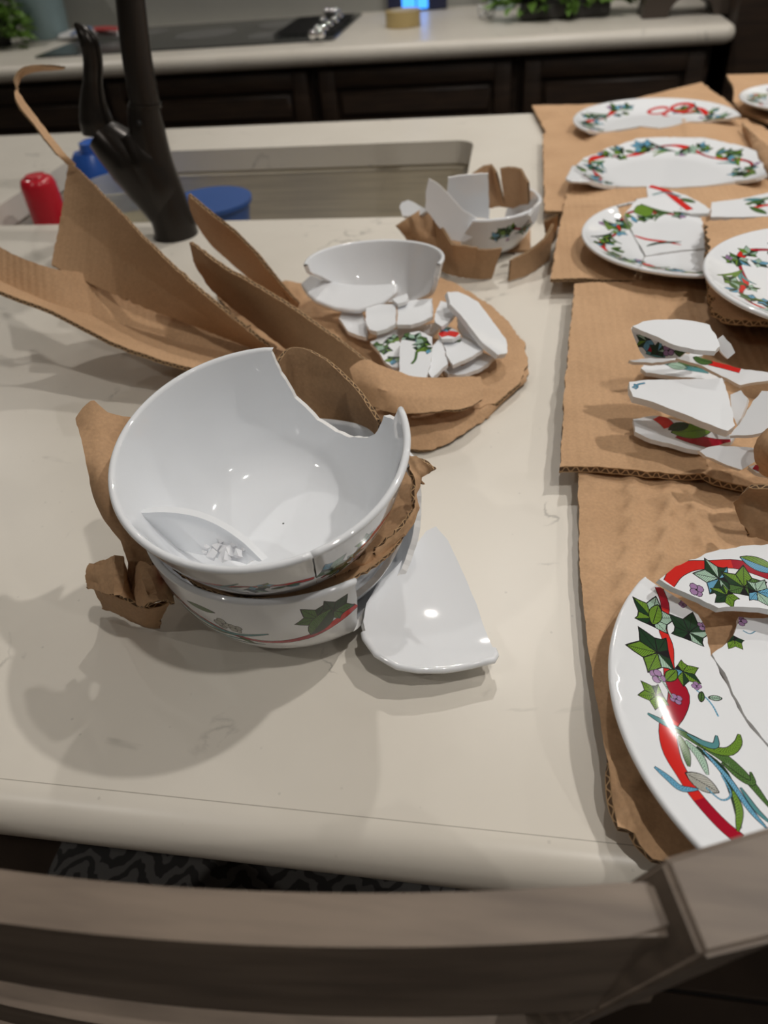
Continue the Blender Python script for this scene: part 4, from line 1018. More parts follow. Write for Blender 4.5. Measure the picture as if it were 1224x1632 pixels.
NC += ivy(q_(1170, 1020), 22 * mpp, ang((1170, 1020), (1160, 1036)), 3, ('dark', 'green')) + strip(pth((1184, 1005), (1195, 1010), (1204, 1006)), .0007, 'blue', outline=0)
plate_piece(NP, [(1177, 983), (1225, 984), (1330, 990), (1340, 1280), (1300, 1285), (1224, 1186), (1191, 1146), (1165, 1096), (1148, 1063), (1135, 1042), (1158, 1025), (1172, 1005)],
            'plain white centre piece of the large holly plate', NC, seed=4, tol=.02)
# raised upper piece
def q2_(x, y): return NP.px(x, y, .014)
def pth2(*pts, n=14): return spline([q2_(*p) for p in pts], n)
NU = strip(pth2((1066, 930), (1078, 912), (1100, 902), (1130, 900), (1170, 899), (1205, 908), (1250, 925), n=24), lambda f: mpp * (17 + 3 * math.sin(f * 9)), 'red', alt=lambda f: 'crimson' if f > .62 else 'red')
for k, (x, y, r, a, pal) in enumerate([(1146, 922, 42, (1110, 915), ('pale', 'blue')), (1186, 936, 44, (1185, 915), ('green', 'moss')), (1158, 948, 28, (1140, 960), ('green', 'dark')), (1206, 943, 34, (1220, 945), ('blue', 'pale'))]):
    a0 = q2_(x, y); b0 = q2_(*a); NU += ivy(a0, r * mpp, math.atan2(b0[1] - a0[1], b0[0] - a0[0]), 40 + k, pal)
a0 = q2_(1180, 888); b0 = q2_(1224, 905); NU += leaf(a0, 62 * mpp, 26 * mpp, math.atan2(b0[1] - a0[1], b0[0] - a0[0]), 'green', 'blue') + berries(q2_(1110, 940), 13 * mpp)
plate_piece(NP, [(1051, 923), (1085, 900), (1132, 880), (1181, 870), (1224, 867), (1290, 880), (1340, 920), (1340, 1010), (1224, 971), (1185, 967), (1158, 967), (1145, 969), (1115, 954), (1072, 936)],
            'upper rim piece of the large holly plate, propped above its neighbours', NU, lift=.014, seed=5, tol=.045)
def ringdec(pl, pts, seed, s=None, rr=.80):
    A_ = [math.atan2(v, u) for u, v in [pl.px(x, y) for x, y in pts] if math.hypot(u, v) > .7 * pl.Rp]
    return ring_garland(pl, 0, 2 * PI, seed, s, rr)
def far_plate(arcpts, dz, Rfix, tilt=(0, 0)):
    c, r = fit_circle(arcpts, dz + .004 + .0135, Rfix); print('far fit', c, r); return Plate(c[0], c[1], dz, r, tilt)
# piece with the bow
a1 = [(912, 194), (920, 184), (935, 176), (960, 167), (990, 162), (1025, 159), (1060, 158), (1095, 159), (1120, 162), (1150, 169), (1168, 177), (1175, 186)]
p1 = far_plate(a1, .016, None); p1.Rp = max(p1.Rp, .12); p1.dz = .016
D1 = ring_garland(p1, 0.1, PI * .33, 5, rr=.80) + ring_garland(p1, PI * .58, PI * 1.1, 6, rr=.80)
bw_c = p1.px(1068, 175)
def loopdec(c, rx, ry, dx, a):
    return [(c[0] + dx + rx * math.cos(t) * math.cos(a) - ry * math.sin(t) * math.sin(a), c[1] + rx * math.cos(t) * math.sin(a) + ry * math.sin(t) * math.cos(a)) for t in np.linspace(0, 2 * PI * .95, 18)]
D1 += strip(loopdec(bw_c, .018, .012, -.020, .3), .0062, 'red') + strip(loopdec(bw_c, .018, .012, .020, -.3), .0062, 'red')
D1 += strip(spline([bw_c, (bw_c[0] - .014, bw_c[1] - .02), (bw_c[0] - .006, bw_c[1] - .03)], 8), .005, 'red') + strip(spline([bw_c, (bw_c[0] + .018, bw_c[1] - .018), (bw_c[0] + .04, bw_c[1] - .022)], 8), .005, 'red')
plate_piece(p1, a1 + [(1140, 190), (1100, 193), (1065, 202), (1050, 204), (1020, 201), (990, 206), (955, 209), (930, 208), (914, 201)],
            'farthest plate piece, a wide crescent with a red bow printed on its rim', D1, seed=7)
a2 = [(904, 283), (915, 266), (931, 251), (970, 235), (1015, 225), (1060, 220), (1122, 219), (1169, 229), (1201, 244), (1216, 262), (1219, 278)]
p2 = far_plate(a2, .022, None); p2.Rp = max(p2.Rp, .12)
plate_piece(p2, a2 + [(1205, 284), (1172, 288), (1145, 293), (1122, 296), (1078, 299), (1028, 297), (981, 296), (934, 289), (912, 287)],
            'long oval plate piece with ribbon and ivy, second from the back', ring_garland(p2, -.3, PI * 1.2, 21, rr=.80), seed=8, tol=.045)
a3 = [(1015, 315), (995, 320), (975, 329), (955, 343), (945, 356), (942, 370), (943, 385), (948, 395), (958, 405), (972, 414), (992, 423), (1015, 429)]
p3 = far_plate(a3, .030, .118)
g3 = ring_garland(p3, 0, 2 * PI, 33, rr=.78)
plate_piece(p3, [(1012, 316), (995, 320), (975, 329), (955, 343), (945, 356), (942, 370), (943, 385), (948, 395), (958, 405), (972, 414), (992, 423), (1012, 428), (1026, 408), (1014, 385), (1002, 362), (994, 340)],
            'left rim piece of the cracked round plate on the third cardboard sheet', g3, seed=9)
plate_piece(p3, [(996, 340), (1014, 317), (1035, 317), (1060, 325), (1090, 335), (1118, 347), (1122, 375), (1124, 395), (1090, 398), (1060, 402), (1029, 407), (1016, 385), (1004, 362)],
            'centre piece of the cracked round plate with a green leaf', g3 + leaf(p3.px(1010, 341), .026, .022, .4, 'green') + strip(spline([p3.px(*q) for q in ((1008, 377), (1030, 384), (1060, 388), (1085, 393))], 10), .005, 'red', taper=True)
            + strip(spline([p3.px(*q) for q in ((1030, 395), (1050, 390), (1085, 388))], 10), .005, 'dark', taper=True), seed=10, lift=.002)
plate_piece(p3, [(1013, 429), (1045, 436), (1080, 439), (1125, 440), (1132, 430), (1126, 398), (1090, 401), (1060, 405), (1028, 409)],
            'front rim piece of the cracked round plate, nearest its fracture line', g3, seed=11)
def deco(paths, leaves=(), ivs=(), ber=()):
    def f(tp):
        out = []
        for col, w, pts in paths: out += strip(spline([tp(*p) for p in pts], 12), w, col, outline=.0003)
        for c, e, w, col in leaves:
            a = tp(*c); b = tp(*e); out += leaf(a, math.dist(a, b), w, math.atan2(b[1] - a[1], b[0] - a[0]), col)
        for c, r, sd in ivs: out += ivy(tp(*c), r, sd, sd)
        for c, r in ber: out += berries(tp(*c), r)
        return out
    return f
shard('plate_shard', [(1031, 294, .045), (1045, 297, .045), (1060, 301, .045), (1091, 310, .045), (1115, 321, .045), (1132, 332, .045), (1129, 341, .042), (1100, 341, .04), (1060, 332, .04), (1033, 320, .04)],
      'small pointed rim piece resting on the back edge of the cracked round plate', cat='plate piece', curv=.5,
      decals_px=deco([('red', .008, ((1036, 297), (1060, 303), (1080, 318), (1100, 334))), ('teal', .003, ((1040, 310), (1060, 306), (1085, 312)))], [((1085, 315), (1108, 322), .008, 'moss')]), smoothpts=False)
shard('plate_shard', [(1135, 318, .04), (1180, 315, .04), (1224, 309, .04), (1300, 306, .045), (1300, 348, .045), (1224, 349, .035), (1180, 348, .035), (1133, 346, .035)],
      'straight edged white plate piece at the right edge behind the round plate', cat='plate piece', curv=.3,
      decals_px=deco([('moss', .006, ((1190, 325), (1210, 318), (1240, 312))), ('red', .006, ((1200, 330), (1230, 325), (1260, 330)))], [((1195, 328), (1222, 340), .01, 'moss'), ((1185, 318), (1215, 316), .009, 'teal')], [((1213, 322), .012, 3), ((1245, 322), .014, 5)]))
a4 = [(1224, 357), (1200, 364), (1180, 372), (1163, 383), (1150, 396), (1140, 412), (1137, 428), (1141, 445), (1150, 458), (1165, 474), (1180, 486), (1200, 497), (1224, 507)]
p4 = far_plate(a4, .068, .115)
A0 = math.radians(75)
pts4 = [(p4.Rp * math.cos(t), p4.Rp * math.sin(t)) for t in np.linspace(math.radians(62), math.radians(330), 26)]
plate_piece(p4, pts4 + [(.02, .0), (.03, .05)], 'round plate with an ivy and ribbon border on the thick pad at the right edge', ring_garland(p4, PI * .35, PI * 1.85, 44, rr=.76), raw=True, seed=12, name='broken_plate', cat='plate')
a7 = [(1182, 158), (1184, 150), (1191, 143), (1203, 137), (1216, 133), (1240, 130)]
p7 = far_plate(a7, .026, .10)
pts7 = [(p7.Rp * math.cos(t), p7.Rp * math.sin(t)) for t in np.linspace(math.radians(40), math.radians(250), 22)]
plate_piece(p7, pts7, 'plate edge with ribbon and ivy at the far right corner of the island', ring_garland(p7, .5, 4.6, 51, rr=.75), raw=True, seed=13, name='broken_plate', cat='plate')

# stacked pieces on the ridged sheet
G1 = 'china pieces stacked on the ridged cardboard'
shard('plate_shard', [(1022, 585, .036), (1028, 578, .036), (1040, 574, .036), (1077, 572, .036), (1125, 582, .036), (1160, 596, .036), (1152, 606, .034), (1110, 604, .033), (1068, 600, .033), (1030, 594, .034)],
      'lowest rim piece of the rear stack, with a teal leaf print', cat='plate piece', curv=.6, decals_px=deco([('teal', .006, ((1060, 577), (1090, 585), (1130, 592))), ('moss', .005, ((1080, 578), (1110, 582), (1140, 592)))], [((1064, 580), (1095, 586), .01, 'pale')]))
shard('plate_shard', [(1003, 574, .052), (1030, 571, .052), (1075, 566, .052), (1120, 560, .052), (1120, 567, .05), (1078, 573, .05), (1040, 578, .05), (1010, 578, .05)],
      'thin white sliver sticking out left in the rear stack', cat='plate piece', curv=.2)
shard('plate_shard', [(1077, 571, .056), (1090, 564, .058), (1128, 572, .058), (1180, 583, .058), (1224, 589, .058), (1290, 592, .058), (1290, 610, .05), (1224, 608, .05), (1181, 611, .05), (1150, 600, .05), (1110, 583, .052)],
      'long white piece running off the right edge in the rear stack', cat='plate piece', curv=.4, decals_px=deco([('red', .005, ((1120, 575), (1150, 582), (1180, 590)))], [((1105, 570), (1135, 578), .008, 'moss')]))
shard('bowl_shard', [(1008, 522, .089), (1050, 545, .087), (1098, 559, .084), (1086, 568, .076), (1062, 571, .073), (1026, 572, .070), (1019, 560, .074), (1012, 540, .082)],
      'upright curved side piece with berries and ribbon at the left of the rear stack', cat='bowl piece', curv=1.5,
      decals_px=deco([('teal', .004, ((1030, 560), (1045, 565), (1060, 566))), ('crimson', .006, ((1026, 548), (1040, 556), (1070, 560)))], [((1040, 556), (1060, 560), .008, 'blue'), ((1075, 560), (1096, 562), .007, 'moss')], [((1030, 543), .010, 4), ((1048, 560), .009, 8)], [((1065, 559), .005)]))
shard('plate_shard', [(1008, 520, .094), (1025, 513, .094), (1050, 510, .094), (1080, 509, .094), (1104, 511, .094), (1131, 516, .094), (1142, 535, .092), (1147, 553, .090), (1140, 560, .090), (1107, 558, .090), (1075, 548, .092), (1040, 533, .093)],
      'blank white back of a plate piece on top of the rear stack', cat='plate piece', curv=.3)
shard('plate_shard', [(1144, 540, .088), (1152, 534, .09), (1165, 548, .085), (1172, 562, .08), (1160, 572, .075), (1148, 560, .08)],
      'small grey shaded chip beside the raised pad in the rear stack', cat='plate piece')
# front pile
shard('plate_shard', [(1009, 668, .036), (1030, 664, .036), (1050, 663, .036), (1090, 672, .036), (1130, 682, .036), (1172, 695, .036), (1165, 705, .035), (1140, 712, .034), (1113, 717, .034), (1085, 711, .034), (1056, 704, .034), (1030, 697, .034), (1012, 689, .034)],
      'rim piece with red ribbon and bright green leaf at the front of the right pile', cat='plate piece', curv=.8,
      decals_px=deco([('red', .010, ((1048, 664), (1060, 672), (1068, 680))), ('crimson', .012, ((1082, 690), (1110, 700), (1140, 707), (1165, 709)))], [((1070, 688), (1136, 684), .018, 'green'), ((1066, 684), (1098, 674), .010, 'dark')]))
shard('plate_shard', [(1116, 718, .055), (1130, 712, .056), (1145, 710, .056), (1180, 712, .056), (1211, 714, .056), (1214, 727, .05), (1200, 738, .048), (1184, 748, .046), (1145, 737, .046), (1125, 728, .05)],
      'thick white rim chip standing proud at the front of the right pile', cat='plate piece', curv=1.0, t=.006)
shard('plate_shard', [(1193, 742, .04), (1205, 738, .042), (1224, 736, .042), (1280, 740, .042), (1280, 768, .04), (1224, 760, .036), (1205, 756, .036)],
      'rim piece with a crimson stripe at the bottom right of the pile', cat='plate piece', curv=.5, decals_px=deco([('crimson', .009, ((1204, 740), (1224, 748), (1250, 755)))], [((1222, 740), (1240, 738), .01, 'moss')]))
shard('plate_shard', [(1164, 629, .062), (1181, 622, .066), (1192, 635, .064), (1185, 655, .058), (1175, 678, .05), (1166, 660, .054)], 'narrow white chip between two large white pieces in the right pile', cat='plate piece')
shard('plate_shard', [(1003, 608, .070), (1020, 606, .070), (1044, 605, .070), (1100, 604, .070), (1151, 603, .070), (1160, 628, .066), (1172, 677, .060), (1160, 687, .058), (1120, 672, .060), (1065, 652, .062), (1030, 639, .064), (1009, 632, .066), (1004, 618, .069)],
      'largest blank white triangular piece on top of the right pile', cat='plate piece', curv=.35, t=.0065, decals_px=deco([('blue', .0012, ((1010, 612), (1016, 616), (1012, 620))), ('blue', .0012, ((1008, 618), (1016, 613), (1028, 610)))]))
shard('plate_shard', [(1214, 622, .085), (1230, 624, .085), (1280, 640, .085), (1280, 700, .07), (1224, 690, .066), (1200, 694, .064), (1163, 692, .064), (1178, 676, .068), (1187, 662, .072), (1200, 640, .078)],
      'white piece leaning at the right end of the pile, cut by the picture edge', cat='plate piece', curv=.5, t=.005)
# ============================================================ LEFT CARDBOARD WRAP
patch('cardboard_strip', [
    [(-40, 372, .125), (0, 395, .115), (85, 430, .095), (200, 447, .066), (330, 500, .036), (440, 553, .016)],
    [(-40, 434, .098), (0, 452, .088), (90, 490, .066), (200, 522, .036), (330, 560, .016), (440, 580, .007)],
    [(-40, 450, .104), (0, 470, .094), (85, 503, .074), (200, 560, .050), (330, 597, .030), (430, 600, .012)]],
    label='long ridged cardboard trough running off the left edge in mid air', mats=[KRR, KE], amp=.0005, tear=.0014, t=.004, seed=1, lin='v')
def flatrows(top, bot, n=3, bow=0.0):
    A = np.array([P(*p) for p in top]); B = np.array([P(*p) for p in bot]); out = []
    nn = np.cross(A[-1] - A[0], B[0] - A[0]); nn /= np.linalg.norm(nn)
    for k in range(n):
        f = k / (n - 1); out.append(list(A * (1 - f) + B * f + nn * bow * math.sin(PI * f)))
    return out
up = empty('cardboard_peak', tuple(P(250, 520, .03)), 'tall upright cardboard triangle with a torn curling strip at its tip', 'cardboard')
patch('panel', flatrows(
    [(114, 258, .168), (165, 308, .150), (235, 380, .122), (310, 450, .092), (395, 520, .055), (430, 548, .032)],
    [(84, 425, .090), (150, 455, .074), (222, 485, .058), (296, 510, .044), (356, 532, .032), (416, 556, .020)], 3, .003),
    mats=[KRD, KE], amp=.0003, tear=.0022, t=.004, seed=3, freq=10, parent=up, label=None, lin='v', world=True)  # browner board stands in for the shade on this face
patch('torn_strip', [
    [(120, 262, .172), (98, 238, .185), (62, 192, .205), (33, 152, .225), (22, 126, .238), (36, 108, .243), (68, 103, .240), (104, 106, .238)],
    [(106, 262, .172), (86, 240, .186), (52, 196, .206), (24, 156, .226), (31, 126, .230), (44, 116, .232), (70, 110, .232), (98, 108, .232)]],
    mats=[KR, KE], tear=.001, t=.0022, parent=up, amp=.0006)
patch('cardboard_wall', flatrows(
    [(307, 385, .115), (355, 420, .103), (440, 470, .082), (522, 525, .062), (590, 575, .048), (662, 612, .036)],
    [(322, 436, .083), (348, 466, .062), (424, 527, .026), (500, 582, .014), (570, 632, .012), (640, 665, .012)], 3, -.002), world=True,
    label='long cardboard wall rising behind the tilted bowl, left of the china pile', mats=[KRD, KE], amp=.0008, tear=.0012, t=.004, seed=5)
patch('cardboard_fin', [
    [(303, 308, .150), (342, 340, .133), (392, 383, .100), (440, 442, .052), (462, 478, .022)],
    [(306, 330, .130), (340, 362, .110), (388, 405, .075), (434, 455, .036), (456, 484, .016)],
    [(314, 352, .112), (340, 388, .082), (384, 428, .046), (426, 466, .022), (450, 490, .012)]],
    label='pointed cardboard fin standing right of the tap foot', mats=[KR, KE], amp=.0006, tear=.001, t=.0035, seed=6)
patch('cardboard_fin', [
    [(388, 380, .096), (416, 408, .078), (446, 446, .05), (478, 482, .02)], [(392, 400, .07), (418, 430, .05), (446, 464, .028), (474, 492, .012)]],
    label='second smaller cardboard fin behind the pointed one', mats=[KR, KE], amp=.0006, tear=.001, t=.0035, seed=7)
sheet('cardboard_disc', [(345, 470), (372, 440), (425, 462), (450, 450), (484, 452), (545, 432), (600, 428), (660, 432), (700, 441), (740, 458), (775, 482), (812, 515), (838, 550), (842, 580), (830, 607), (800, 632), (765, 650), (735, 655), (690, 655), (640, 652), (600, 640), (540, 622), (480, 600), (430, 575), (385, 520)], .012,
      'rounded cardboard base under the pile of small china pieces', mats=[KR, KE], amp=.003, seed=9, creases=[((480, 470), (620, 600), .002), ((740, 460), (790, 640), -.002)], jit=.0008)
patch('cardboard_layer', [
    [(600, 640, .012), (660, 650, .012), (720, 645, .012), (775, 620, .010), (838, 580, .010)],
    [(596, 680, .010), (650, 690, .010), (710, 680, .010), (772, 650, .008), (842, 600, .006)],
    [(602, 706, .002), (640, 716, .002), (688, 718, .002), (756, 680, .002), (798, 640, .002)]],
    label='crumpled lower cardboard layer bulging out in front of the china pile', mats=[KR, KE], amp=.0016, freq=45, t=.003, seed=11, lin='v')
patch('cardboard_fold', [
    [(556, 588, .060), (580, 576, .062), (604, 586, .056), (630, 596, .048), (665, 606, .040), (720, 606, .034), (764, 604, .028)],
    [(566, 610, .050), (596, 616, .050), (622, 628, .046), (652, 634, .040), (690, 636, .036), (735, 634, .030), (768, 622, .025)],
    [(580, 636, .036), (604, 650, .034), (632, 658, .032), (660, 660, .030), (696, 658, .028), (738, 654, .025), (768, 638, .022)]],
    label='bent over cardboard fold at the lower corner of the china pile', mats=[KR, KE], amp=.0012, freq=40, t=.0035, seed=12, tear=.001, lin='v')

# ============================================================ THE TWO BOWLS
BR, BH = .083, .074
LR = .0885
lowb = Bowl((-.138, .357, CT + .005), LR, .072, None, 1.0)
S = lowb.S
dg = math.radians
# whole round from -215 deg to 145 deg; the right front is broken away
def rimtop(a):      # degrees -> height along the wall where the piece ends
    return S
pts = [(dg(-215), .0006), (dg(145), .0006), (dg(145), S), (dg(28), S), (dg(18), .8 * S), (dg(4), .62 * S), (dg(-14), .50 * S), (dg(-34), .46 * S), (dg(-50), .56 * S), (dg(-51), S), (dg(-215), S)]
LD = bowl_garland(lowb, dg(-215), dg(-110), 61) 
def bp(a, f): return (dg(a) * LR, S * f)
LD = strip(spline([bp(-165, .97), bp(-148, .95), bp(-128, .86), bp(-108, .76), bp(-90, .70), bp(-72, .72), bp(-60, .79), bp(-51, .86)], 36), lambda f: .0042 + .001 * math.sin(f * 9), 'red', alt=lambda f: 'red' if f > .75 else 'crimson')
for q in (((-158, .96), (-138, .84), (-116, .72), (-92, .76)), ((-162, .88), (-140, .76), (-118, .68), (-96, .70)), ((-155, .82), (-132, .72), (-112, .65), (-90, .66)), ((-132, .90), (-120, .80), (-104, .74), (-86, .78))):
    LD += strip(spline([bp(*p) for p in q], 14), .0036, 'moss' if q[0][1] > .9 else 'teal', taper=True)
LD += leaf(bp(-150, .97), .017, .005, -.1, 'moss') + leaf(bp(-118, .90), .020, .0045, 0, 'moss') + leaf(bp(-100, .72), .012, .004, -.8, 'moss') + berries(bp(-104, .82), .006, 'grey') + berries(bp(-99, .80), .005, 'grey')
LD += ivy(bp(-66, .86), .015, 2.2, 77, ('moss', 'dark')) + ivy(bp(-60, .88), .014, .9, 78, ('moss', 'dark')) + leaf(bp(-70, .74), .026, .013, 1.0, 'moss', 'dark')
bowl_piece(lowb, pts, 'lower white bowl standing on the worktop, its right front wall broken away', name='broken_bowl', cat='bowl', decals=LD, full=True, seed=3)
# inner piece of the lower bowl seen through the gap
# upper bowl, tilted towards the camera
nrm = np.array([.02, -.201, 1.0]); nrm /= np.linalg.norm(nrm)
ex = np.cross([0, 1, 0], nrm); ex /= np.linalg.norm(ex); ey = np.cross(nrm, ex)
M_ = np.array([ex, ey, nrm]).T
rimc = np.array([-.1385, .333, CT + .1365])
upb = Bowl(rimc - nrm * BH, BR, BH, M_, 0.0)
S = upb.S
bite = [(433, 567), (447, 597), (470, 635), (505, 670), (535, 688), (558, 697), (585, 697), (598, 692), (606, 678), (611, 662)]
bt_ = [upb.find(x, y, dg(-30), dg(170)) for x, y in bite]
print('bite', [(round(math.degrees(a)), round(q / S, 2)) for a, q in bt_])
a_l = bt_[0][0]; bt_ = [(max(a, 0), q) for a, q in bt_]
a_r = upb.find(640, 652, dg(-10), dg(60))[0]; print('a_r', math.degrees(a_r), math.degrees(a_l))
for (aa, qq) in [bt_[0]]: pass
cut = dg(-58)      # the front fracture line
pts = [(dg(-58), .0006), (dg(302), .0006), (dg(302), S * .62), (dg(301.2), S), (a_l, S)] + [(a, min(q, S * .97)) for a, q in bt_[1:]] + [(a_r + .03, S * .93), (a_r, S), (dg(-58), S)]
UD = bowl_garland(upb, dg(-56), dg(38), 5, rr=.78, s=.017) + garland(lambda a, o: (a * BR, S * .80 + o), dg(225), dg(301), .0105, 12, dens=.9)
bowl_piece(upb, pts, 'upper white bowl tipped forward in the stack, with a large curved bite missing', name='broken_bowl', cat='bowl', decals=UD, full=True, seed=5)
# crescent fragment lying inside
patch('bowl_shard', [
    [(224, 812, .108), (262, 807, .110), (310, 813, .106), (352, 829, .100), (392, 855, .094), (427, 888, .088)],
    [(232, 822, .104), (266, 822, .102), (310, 832, .096), (348, 848, .090), (384, 868, .086), (416, 890, .084)],
    [(246, 845, .092), (276, 862, .084), (306, 876, .080), (336, 884, .078), (368, 892, .078), (400, 896, .080)]],
    t=.0045, mats=[POR, POR], label='crescent shaped rim piece lying inside the tipped bowl', cat='bowl piece', nu=50, nv=14)
cr = empty('porcelain_crumbs', tuple(P(352, 880, .076)), 'white porcelain crumbs caught inside the tipped bowl', 'crumbs', None)
rd = random.Random(4)
BISC = mat('crushed_porcelain', (.72, .73, .76), .5)
for k, (x, y, s_) in enumerate([(345, 872, 10), (362, 878, 13), (352, 862, 8), (338, 884, 9), (372, 870, 8), (330, 872, 5), (358, 888, 10), (380, 884, 9), (346, 856, 4), (325, 880, 4), (366, 860, 4), (388, 876, 5)]):
    bm = bmesh.new(); p = P(x, y, .088); r = s_ / F * .42
    bmesh.ops.create_icosphere(bm, subdivisions=1, radius=r, matrix=Matrix.Translation(Vector(p)))
    for v in bm.verts: v.co += Vector((rd.uniform(-.4, .4), rd.uniform(-.4, .4), rd.uniform(-.4, .4))) * r
    o = from_bm('crumb', bm, BISC, cr)
# flap of kraft liner around the bowls
patch('cardboard_liner', [
    [(440, 574, .118), (456, 556, .122), (482, 554, .122), (510, 566, .120), (545, 592, .114), (578, 628, .106), (604, 668, .096)],
    [(440, 610, .100), (460, 600, .100), (484, 602, .100), (515, 614, .098), (548, 636, .094), (580, 664, .088), (606, 690, .080)],
    [(436, 660, .070), (462, 662, .070), (486, 664, .070), (518, 672, .068), (550, 688, .064), (582, 704, .060), (608, 716, .056)]],
    label='brown cardboard liner standing behind the bite of the tipped bowl', mats=[KRD, KE], amp=.0016, freq=25, t=.003, seed=21)
wr = patch('cardboard_wrap', [
    [(127, 670, .128), (150, 642, .136), (178, 664, .130), (228, 668, .120)],
    [(132, 704, .125), (155, 700, .126), (184, 710, .120), (212, 702, .112)],
    [(148, 764, .112), (163, 764, .114), (180, 768, .110), (195, 775, .104)],
    [(167, 815, .092), (176, 816, .096), (188, 820, .094), (202, 826, .088)],
    [(192, 850, .078), (200, 852, .080), (212, 856, .078), (226, 862, .074)],
    [(205, 895, .060), (212, 895, .060), (224, 896, .058), (246, 902, .054)],
    [(204, 930, .046), (212, 930, .046), (224, 928, .046), (248, 926, .042)]],
    label='tall curling cardboard flap at the left side of the two bowls', mats=[KR, KE], amp=.0018, freq=30, t=.003, tear=.001, seed=23)
lm = empty('crumpled_cardboard', tuple(P(210, 990, .0)), 'crumpled cardboard wad at the lower left of the stacked bowls', 'cardboard')
patch('folded_sheet', [
    [(146, 900, .056), (168, 893, .062), (189, 886, .070), (197, 908, .052), (205, 938, .030), (214, 916, .046), (226, 899, .062), (246, 902, .066), (264, 916, .056), (271, 932, .046)],
    [(143, 920, .050), (168, 916, .058), (190, 914, .066), (200, 934, .048), (208, 954, .032), (220, 940, .050), (234, 924, .066), (250, 922, .062), (264, 932, .054), (273, 946, .042)],
    [(145, 936, .044), (166, 942, .050), (188, 948, .056), (204, 958, .050), (220, 968, .046), (236, 966, .056), (248, 960, .056), (258, 958, .050), (267, 960, .044), (271, 964, .038)]],
    mats=[KR, KE], amp=.0013, freq=48, t=.003, tear=.0008, seed=31, parent=lm, nu=70, nv=30, lin=True)
patch('torn_underside', [
    [(150, 932, .040), (182, 944, .042), (210, 956, .042), (238, 964, .042), (268, 952, .040)],
    [(164, 956, .022), (186, 964, .022), (210, 976, .020), (236, 988, .018), (256, 984, .018)],
    [(166, 966, .006), (188, 974, .004), (212, 984, .004), (238, 996, .003), (254, 996, .003)]],
    mats=[KRD, KE], amp=.0012, freq=70, t=.003, tear=.0018, seed=33, parent=lm)
bd = empty('cardboard_band', tuple(P(560, 900, .06)), 'torn cardboard band squeezed between the two stacked bowls', 'cardboard')
patch('band', [
    [(646, 724, .102), (660, 776, .090), (655, 820, .082), (612, 862, .077), (575, 888, .075), (535, 903, .073), (488, 918, .071), (432, 934, .070), (392, 943, .069)],
    [(668, 730, .101), (664, 784, .085), (662, 830, .077), (622, 869, .072), (584, 899, .070), (541, 914, .068), (493, 927, .068), (438, 940, .068), (392, 947, .068)],
    [(690, 748, .098), (658, 774, .084), (662, 826, .076), (624, 868, .070), (588, 898, .068), (545, 918, .066), (498, 930, .067), (440, 942, .068), (392, 949, .068)]],
    mats=[KR, KE], amp=.0022, freq=60, t=.003, tear=.002, seed=35, parent=bd, nu=90, nv=16)
patch('hanging_lip', [
    [(612, 868, .072), (580, 896, .070), (552, 914, .068), (524, 926, .067)],
    [(606, 884, .056), (572, 918, .052), (548, 940, .050), (526, 948, .056)]],
    mats=[KR, KE], amp=.0014, freq=60, t=.003, tear=.0015, seed=36, parent=bd)
def ringrow(r, z, y=0): return [(lowb.f[0] + r * math.cos(t), lowb.f[1] + y + r * math.sin(t), CT + z) for t in np.linspace(dg(-178), dg(35), 22)]
patch('cardboard_liner', [ringrow(.060, .060), ringrow(.074, .067), ringrow(.084, .071)], world=True, mats=[KRD, KE], amp=.0012, freq=70, t=.002, tear=.0015, seed=52,
      label='torn brown cardboard collar added to darken the gap under the tipped bowl', cat='cardboard')  # brown ring added to keep the gap between the bowls dark
# loose pieces beside the bowls
RS = [(694, 848, .022), (713, 866, .020), (728, 892, .018), (743, 922, .016), (760, 962, .014), (772, 996, .016), (789, 1036, .020), (785, 1044, .020), (751, 1053, .019), (709, 1063, .018), (666, 1066, .018), (634, 1060, .020), (602, 1040, .022), (584, 1012, .024), (579, 985, .026), (584, 955, .026), (602, 926, .024), (634, 896, .024), (664, 866, .024), (679, 852, .023)]
shard('bowl_shard', RS, 'large blank white bowl piece lying alone on the worktop right of the bowls', cat='bowl piece', curv=3.0, t=.005, smoothpts=False, jit=.0001, rim=lambda w: w[1] < P(640, 1035, .02)[1] + .012, grid=.004)
shard('bowl_shard', [(612, 862, .022), (640, 845, .026), (659, 842, .026), (655, 850, .022), (635, 860, .020), (610, 872, .018)], 'tiny white chip poking out under the torn cardboard right of the bowls', cat='bowl piece')
# grey piece leaning in the gap of the lower bowl
o = bowl_piece(Bowl(lowb.f + np.array([.004, .004, .003]), BR - .006, BH, None), [(dg(-52), .30 * S), (dg(20), .30 * S), (dg(24), .86 * S), (dg(-2), .80 * S), (dg(-30), .60 * S), (dg(-50), .55 * S)],
               'smooth shaded inner piece showing in the gap of the lower bowl', t=.004, seed=9)

# ============================================================ CHINA PILE on the rounded base
cbw = P(594, 452, .062)
pb = Bowl((cbw[0], cbw[1] + .012, CT + .020), .069, .060, np.array(Matrix.Rotation(dg(-6), 3, 'X')))
S2 = pb.S
bowl_piece(pb, [(dg(-14), .88 * S2), (dg(6), .62 * S2), (dg(40), .42 * S2), (dg(90), .34 * S2), (dg(130), .50 * S2), (dg(165), .78 * S2), (dg(192), .93 * S2), (dg(192), S2), (dg(-14), S2)],
           'arched bowl wall standing at the back of the china pile', seed=21)
shard('bowl_shard', [(483, 449, .050), (492, 462, .046), (505, 476, .040), (534, 488, .036), (571, 491, .036), (607, 479, .040), (628, 461, .046), (629, 452, .048), (600, 459, .042), (560, 458, .042), (520, 450, .046), (496, 441, .050)],
      'crescent bowl rim piece at the left front of the arched wall', cat='bowl piece', curv=1.5, t=.006, grid=.004, rim=lambda w: True, jit=.0001)
